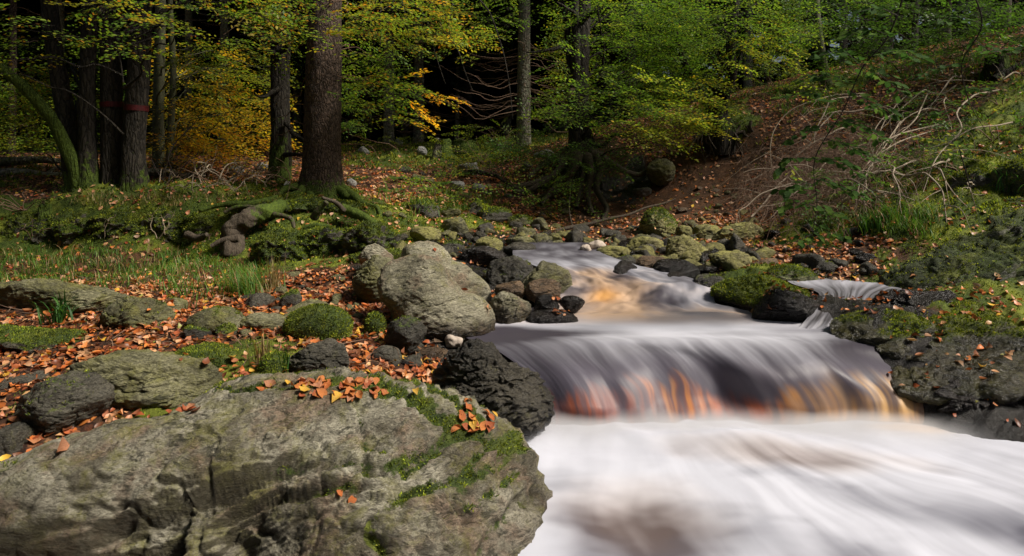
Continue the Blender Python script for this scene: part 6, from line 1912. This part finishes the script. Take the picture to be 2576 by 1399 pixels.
Yb = 5.6
bough('hanging_branch', 'longest thin dark leafy bough hanging down in front of the right bank', 'branch',
      [(2290, -60, 5.0), (2235, 90, 5.2), (2170, 170, 5.4), (2120, 280, 5.5), (2050, 400, 5.6), (2055, 520, 5.6), (2030, 640, 5.6)],
      [[(2120, 260, Yb), (2060, 235, 5.5), (1960, 245, 5.4)], [(2100, 310, Yb), (2030, 330, 5.5), (1980, 360, 5.5)], [(2110, 300, Yb), (2170, 320, 5.7), (2230, 355, 5.8)], [(2050, 400, Yb), (1990, 400, 5.5), (1950, 440, 5.5)],
       [(2050, 400, Yb), (2110, 405, 5.7), (2160, 440, 5.8)], [(2052, 450, Yb), (2120, 470, 5.7), (2180, 500, 5.8)], [(2055, 520, Yb), (2000, 510, 5.5), (1960, 530, 5.5)], [(2055, 520, Yb), (2110, 545, 5.7)], [(2040, 590, Yb), (2000, 610, 5.5)], [(2040, 590, Yb), (2085, 620, 5.7)],
       [(2170, 170, 5.4), (2120, 130, 5.3), (2060, 140, 5.2)], [(2170, 170, 5.4), (2230, 200, 5.5), (2270, 240, 5.6)], [(2235, 90, 5.2), (2180, 70, 5.1), (2130, 95, 5.0)], [(2260, 40, 5.1), (2210, 20, 5), (2160, 30, 4.9)], [(2080, 350, 5.6), (2140, 370, 5.7), (2190, 400, 5.8)], [(2140, 230, 5.5), (2190, 260, 5.6), (2240, 290, 5.7)], [(2150, 210, 5.5), (2090, 190, 5.4), (2010, 200, 5.3)], [(2052, 480, 5.6), (2010, 470, 5.5), (1965, 490, 5.5)], [(2045, 560, 5.6), (2100, 590, 5.7), (2130, 600, 5.7)], [(2200, 140, 5.3), (2260, 130, 5.3), (2310, 150, 5.4)]], 1.7, .080, (0, 0, 1, 3, 2))
bough('hanging_branch', 'second thin dark bough hanging from the top right, beside the longer one', 'branch',
      [(2430, -60, 5.0), (2470, 60, 5.1), (2420, 160, 5.3), (2440, 260, 5.4), (2480, 330, 5.5)],
      [[(2470, 60, 5.1), (2400, 40, 5.1), (2350, 60, 5.1)], [(2450, 100, 5.2), (2500, 130, 5.3), (2560, 120, 5.4)], [(2420, 160, 5.3), (2360, 170, 5.3), (2300, 200, 5.3)], [(2430, 220, 5.4), (2490, 230, 5.4)], [(2440, 260, 5.4), (2380, 280, 5.4), (2330, 290, 5.4)]], 1.5, .07, (0, 3, 1))
bough('yellow_sprig', 'small sprig of pale yellow leaves on a thin stem by the right bank', 'branch',
      [(2440, 470, 6.2), (2420, 400, 6.1), (2400, 360, 6.0), (2310, 345, 5.9)],
      [[(2400, 362, 6), (2350, 352, 5.9), (2312, 346, 5.9)], [(2402, 365, 6), (2400, 345, 6), (2395, 335, 6)], [(2410, 380, 6), (2370, 388, 6), (2330, 380, 6)], [(2405, 372, 6), (2440, 362, 6.1)]], 1.6, .055, (4, 4, 2), .006)
bough('yellow_sprig', 'tiny yellow green sprig on the twigs at the left part of the brush', 'branch', [(1960, 440, 8), (1975, 420, 8), (1985, 400, 8)], [[(1985, 400, 8), (1990, 440, 7.9), (2005, 450, 7.9)], [(1975, 420, 8), (2005, 425, 8)]], 1.2, .06, (2, 4), .005)
print('plants done')

# ------------------------------------------------------------------ dead wood
def stick(P, r, mat=M_DEAD, label='', group=None, name='dead_branch', cat='branch', sides=8, n=26, forks=0, wig=.02, moss=.05, seed=0, disp=.0, cap=False):
    P = np.array(P, float)
    r_ = np.random.default_rng(seed)
    Q = catmull(P, 8)
    L = np.linalg.norm(P[-1] - P[0])
    Q[1:-1] += r_.normal(0, wig * L, (6, 3))
    t = empty(name, P[0], label, cat, group)
    V, Fc = tube(Q, [r, r * .7, r * .3], n, sides, disp, seed, cap=cap)
    mk('stem', V, Fc, mat, parent=t, attrs=dict(moss=np.full(len(V), moss)))
    for k in range(forks):
        u = r_.uniform(.25, .95)
        p = Q[int(u * 7)]
        d = norm(norm(Q[-1] - Q[0]) + r_.normal(0, .7, 3))
        ll = L * r_.uniform(.12, .32)
        V, Fc = tube([p, p + d * ll * .5 + r_.normal(0, .03, 3), p + d * ll + (0, 0, -.1 * ll)], [r * .4, .0015], 10, 4)
        mk('twig', V, Fc, mat, parent=t, attrs=dict(moss=np.full(len(V), moss)))


def onground(px, py, lift=.1):
    h = hit(px, py)
    return h * 1.0 + (0, 0, 0) + (0, -lift * .6, lift)


# curved branches and fan of sticks sliding down the right bank
BR_ = [[(2165, 255), (2050, 290), (1960, 350), (1925, 440), (1950, 500)], [(2160, 262), (2080, 310), (2045, 370), (2050, 430)], [(2080, 440), (1990, 540), (1900, 640 - 60)], [(2050, 470), (1990, 520), (1880, 560), (1850, 590)], [(2180, 380), (2060, 480), (1950, 560)],
       [(2350, 330), (2220, 420), (2130, 480)], [(2340, 345), (2200, 440), (2110, 530)], [(2360, 300), (2260, 360), (2200, 420), (2160, 500)], [(2390, 230), (2310, 290), (2230, 350), (2180, 430)], [(2330, 250), (2310, 330), (2250, 400), (2190, 470)], [(2420, 210), (2370, 260), (2290, 330)],
       [(2290, 240), (2240, 330), (2190, 390)], [(2210, 420), (2170, 500), (2180, 560)], [(2230, 430), (2240, 520), (2250, 560)], [(2200, 440), (2260, 500), (2340, 540), (2370, 590)], [(2450, 225), (2330, 270), (2220, 300)], [(2500, 250), (2410, 330), (2360, 420), (2310, 500)], [(2380, 420), (2330, 500), (2420, 540)],
       [(2540, 330), (2420, 400), (2330, 440), (2260, 460)], [(2200, 300), (2120, 330), (2060, 360), (2000, 440)], [(2130, 330), (2050, 400), (1960, 470), (1860, 510)], [(2060, 560), (2160, 550), (2300, 530)], [(2020, 520), (2120, 520), (2230, 540)], [(2300, 420), (2180, 500), (2060, 560)],
       [(2440, 490), (2400, 540), (2440, 560)], [(2380, 260), (2360, 310), (2380, 350)], [(1880, 560), (1980, 500), (2080, 470)], [(2560, 210), (2500, 260), (2440, 290)], [(2250, 310), (2200, 370), (2150, 450)], [(2270, 300), (2230, 390), (2200, 460)]]
g_ = 'bleached dead branches fallen down the right bank'
for k, P_ in enumerate(BR_):
    big_ = k < 12
    P = [onground(x + rng.uniform(-8, 8), y + rng.uniform(-6, 6), .10 + .25 * math.sin(math.pi * i / (len(P_) - 1))) for i, (x, y) in enumerate(P_)]
    lb = {0: 'longest pale branch arching like a bow left of the brush on the right bank', 1: 'shorter pale curved branch inside the bow shaped one'}.get(k, 'one of the bleached dead branches lying down the slope of the right bank')
    stick(P, rng.uniform(.009, .018), M_DEAD, lb, None if k < 2 else g_, forks=5, seed=700 + k, wig=.012, sides=6, moss=.1)
# the fine brush
bag = Bag()
for i in range(1500):
    px, py = rng.normal(2010, 95), rng.normal(470, 55)
    px += (500 - py) * 0.8
    if not (1850 < px < 2460 and 255 < py < 590): continue
    b0 = onground(px, py, rng.uniform(.04, .42))
    d = norm(np.array([-0.5, -0.35, -0.55]) + rng.normal(0, .5, 3))
    L = rng.uniform(.15, .6)
    m1 = b0 + d * L * .5 + rng.normal(0, .04, 3)
    V, Fc = tube([b0, m1, b0 + d * L + rng.normal(0, .05, 3) - (0, 0, .05)], [.0045, .0028, .0015], 6, 3)
    bag.add(V, np.concatenate([Fc[:, [0, 1, 2]], Fc[:, [0, 2, 3]]]))
    for q in range(7):
        s = b0 + d * L * rng.uniform(.1, 1)
        e = s + norm(d + rng.normal(0, .8, 3)) * rng.uniform(.05, .18)
        V = np.array([s, s + (.004, 0, .003), e]); bag.add(V, np.array([(0, 1, 2)]))
o = bag.build('fine_brush', M_TWIG, attrs=None)
tag(o, 'tangle of fine reddish brown dead twigs on the right bank', 'brushwood', kind='stuff')

# fallen logs and brush at the left
for P_, r, l, mt in [([(-60, 408, 12), (90, 402, 12), (200, 408, 12.2)], .10, 'upper fallen log behind the forked tree at the left edge', M_PALEBARK), ([(-60, 440, 11), (60, 436, 11), (185, 442, 11.2)], .11, 'lower fallen log behind the forked tree at the left edge', M_PALEBARK),
                     ([(340, 432, 11.2), (420, 436, 11.2), (520, 440, 11.0)], .085, 'short mossy log right of the ringed trunks', M_PALEBARK), ([(355, 455, 11.5), (470, 458, 11), (600, 470, 10.6)], .10, 'long dull log half hidden under the brush pile', M_PALEBARK),
                     ([(1180, 430, 12.3), (1240, 440, 12), (1290, 470, 11.5)], .05, 'dark thin log lying on the leafy slope', M_DKBARK), ([(1290, 478, 11.3), (1360, 455, 11.4), (1430, 425, 11.6)], .07, 'dark root like log crossing the slope below the forked beech', M_ROOT),
                     ([(1385, 640 - 55, 9.6), (1560, 545, 10), (1700, 500, 10.4)], .03, 'dark thin pole lying along the undercut bank', M_ROOT), ([(2260, 300, 10.6), (2330, 270, 10.7), (2410, 250, 10.8)], .07, 'dark log lying across the upper right bank', M_DKBARK), ([(2500, 200, 10.4), (2576, 160, 10.4), (2640, 140, 10.4)], .06, 'dark mossy log at the top right edge', M_DKBARK)]:
    stick([at(*p) for p in P_], r, mt, l, None, 'fallen_log', 'log', 14, 40, 2, .006, .3, int(r * 1000 + P_[0][0]) % 977, .012, cap=False)
for k in range(42):
    x, y = rng.uniform(400, 690), rng.uniform(420, 492)
    a = rng.normal(.1, .5)
    L = rng.uniform(40, 120)
    P = [onground(x, y, .05), onground(x + L * math.cos(a) * .5, min(495, y + L * math.sin(a) * .4), rng.uniform(.1, .3)), onground(x + L * math.cos(a), min(495, y + L * math.sin(a) * .6), .06)]
    stick(P, rng.uniform(.006, .012), M_DEAD if k % 3 else M_TWIG, 'one of the thin dead sticks of the brush pile behind the mossy bank', 'sticks of the brush pile behind the mossy bank', forks=4, seed=900 + k, sides=5, n=14)
for k, P_ in enumerate([[(430, 478), (425, 430), (435, 380), (470, 330), (515, 270)], [(432, 478), (455, 430), (500, 380)], [(428, 475), (400, 440), (380, 400)], [(436, 478), (470, 440), (540, 400), (560, 395)], [(418, 482), (440, 450), (460, 445)]]):
    stick([at(x, y, 9.6) for x, y in P_], .012, M_TWIGD, 'one of the thin dark leafless stems in front of the yellow leaves', 'stems of the leafless shrub', 'leafless_shrub', 'shrub', forks=5, seed=960 + k, wig=.02)
for k, P_ in enumerate([[(395, 600), (380, 560), (400, 520)], [(400, 600), (425, 560), (440, 530)], [(290, 540), (270, 560), (262, 600)], [(415, 590), (412, 560), (405, 540)]]):
    stick([at(x, y, 7.9) for x, y in P_], .005, M_TWIGL, 'one of the thin pale twigs sticking up before the mossy bank', 'pale twigs before the mossy bank', 'twig', 'twig', forks=3, seed=980 + k)

# roots and broken trunk in the bank under the spruce
t = empty('broken_trunk', at(610, 620, 7.9), 'old reddish brown broken trunk bending down out of the mossy bank under the spruce', 'dead trunk')
V, Fc = tube([at(725, 515, 8.7), at(680, 530, 8.3), at(630, 548, 8.15), at(590, 580, 8.1), at(585, 650, 8.0)], [.07, .09, .12, .13, .13], 70, 30, .07, 88, (7, 7, 7), cap=True)
mk('stem', V, Fc, M_ROOT, parent=t, attrs=dict(moss=np.clip(.1 + .9 * np.exp(-((V[:, 0] - V[:, 0].max()) / .3) ** 2), 0, 1)))
V, Fc = tube([at(600, 600, 8.0), at(560, 605, 7.95), at(530, 620, 7.9)], [.05, .035, .02], 24, 10, .01, 89)
mk('root', V, Fc, M_ROOT, parent=t, attrs=dict(moss=np.zeros(len(V))))
V, Fc = tube([at(595, 640, 7.95), at(570, 655, 7.9), at(560, 680, 7.9)], [.05, .035, .02], 24, 10, .01, 90)
mk('root', V, Fc, M_ROOT, parent=t, attrs=dict(moss=np.zeros(len(V))))
RTS = [([(790, 548, 8.2), (800, 530, 8.15), (822, 508, 8.1)], .055, 'short dark broken root stub pointing up right in front of the spruce', .5), ([(865, 530, 8.3), (845, 510, 8.2), (810, 497, 8.1)], .035, 'dark broken root lying slanted in front of the spruce', .2),
       ([(700, 500, 8.7), (640, 512, 8.6), (560, 515, 8.6), (500, 530, 8.5)], .05, 'mossy root creeping left along the top of the bank', 1.0), ([(860, 525, 8.4), (910, 545, 8.3), (960, 580, 8.1), (985, 620, 7.9)], .07, 'mossy root running down right from the spruce bank', .9),
       ([(690, 540, 8.2), (730, 550, 8.1), (740, 575, 8.0)], .035, 'small root stub below the bright moss', .5), ([(565, 535, 8.5), (600, 520, 8.5), (650, 520, 8.5)], .03, 'dark arching root above the broken trunk', .5), ([(770, 575, 8.0), (800, 570, 7.95), (835, 572, 7.9)], .05, 'short mossy root end in the middle of the bank', .9),
       ([(470, 590, 8.3), (500, 600, 8.2), (520, 590, 8.1)], .05, 'pale brown root end in the dark hollow at the left', .1), ([(880, 640, 7.5), (900, 612, 7.5), (930, 625, 7.5)], .04, 'curved grey root loop at the foot of the bank', .1)]
for k, (P_, r, l, ms) in enumerate(RTS):
    V, Fc = tube([at(*p) for p in P_], [r, r * .8, r * .5], 40, 14, r * .3, 130 + k, (10, 10, 10), cap=True)
    o = mk('exposed_root', V, Fc, M_ROOT, origin=at(*P_[0]), attrs=dict(moss=np.full(len(V), ms)))
    tag(o, l, 'root')
for k in range(26):
    x = rng.choice([rng.uniform(480, 600), rng.uniform(820, 960), rng.uniform(1200, 1500)])
    y = rng.uniform(555, 600) if x < 1000 else rng.uniform(530, 585)
    Y = hit(x, y)[1] - .08
    V, Fc = tube([at(x, y, Y), at(x + rng.uniform(-10, 10), y + 20, Y - .03), at(x + rng.uniform(-15, 15), y + rng.uniform(30, 60), Y - .02)], [.008, .005, .002], 14, 4)
    o = mk('rootlet', V, Fc, M_TWIG, origin=at(x, y, Y)); tag(o, 'one of the thin pale rootlets dangling from the dark face of the bank', 'root', 'rootlets dangling from the banks')

# stumps
def stump(px, py, Y, w, h_, label, mossv, seed, mt=M_PALEBARK):
    p = at(px, py, Y)
    t = empty('tree_stump', p, label, 'stump')
    r = w / F * Y / 2
    hh = h_ / F * Y
    V, Fc = tube([p - (0, 0, .15), p, p + (0, 0, hh * .6), p + (.01, 0, hh)], [r * 1.35, r * 1.15, r * .9, r * .85], 36, 30, .03, seed, (8, 8, 4), flare=(.3, .12, .3))
    top = V[:, 2] > p[2] + hh * .9
    V[top, 2] += .05 * fbm(V[top] * 12, 2, seed)
    mk('stem', V, Fc, mt, parent=t, attrs=dict(moss=np.clip(mossv * (0.5 + 1.2 * sm(-.1, .3, (V[:, 0] - p[0]) / r)), 0, 1.3)))
    a = np.linspace(0, 2 * np.pi, 30, endpoint=False)
    Vc = np.vstack([p + (.01, 0, hh * .97), p + np.stack([np.cos(a) * r * .86, np.sin(a) * r * .86, 0 * a + hh * .93], 1)])
    Fq = np.array([(0, 1 + i, 1 + (i + 1) % 30) for i in range(30)])
    mk('cut_face', Vc, Fq, M_DEAD, parent=t, attrs=dict(moss=np.full(31, mossv * .8)))


stump(1113, 386, 14, 34, 36, 'cut tree stump with moss down its right side on the crest of the slope', .8, 601)
stump(1168, 375, 14.5, 46, 24, 'low wide stump overgrown with yellow green moss right of the taller stump', 1.3, 602)
stump(2505, 200, 10.6, 46, 60, 'dark mossy stump high on the right hand bank', .5, 603, M_DKBARK)
_h = hit(112, 548)
stump(112, 548, _h[1], 24, 34, 'dark mossy stump sunk in the bank at the left', 1.1, 604, M_DKBARK)
bm_ = shape_rock(3, (.10, .07, .11), 77, facets=0, amp=.03)
o = mk('boundary_stone', bm_[0] + at(1004, 358, 16.5), bm_[1], M_WHITE, origin=at(1004, 366, 16.5), attrs=dict(moss=np.zeros(len(bm_[0])), wet=np.zeros(len(bm_[0]))))
tag(o, 'small white block between the two grey spruce trunks on the crest', 'stone')
print('done; objects', len(S.objects))

for o in S.objects:
    if 'label' in o and not 4 <= len(str(o['label']).split()) <= 16: print('LABEL', len(o['label'].split()), o['label'])
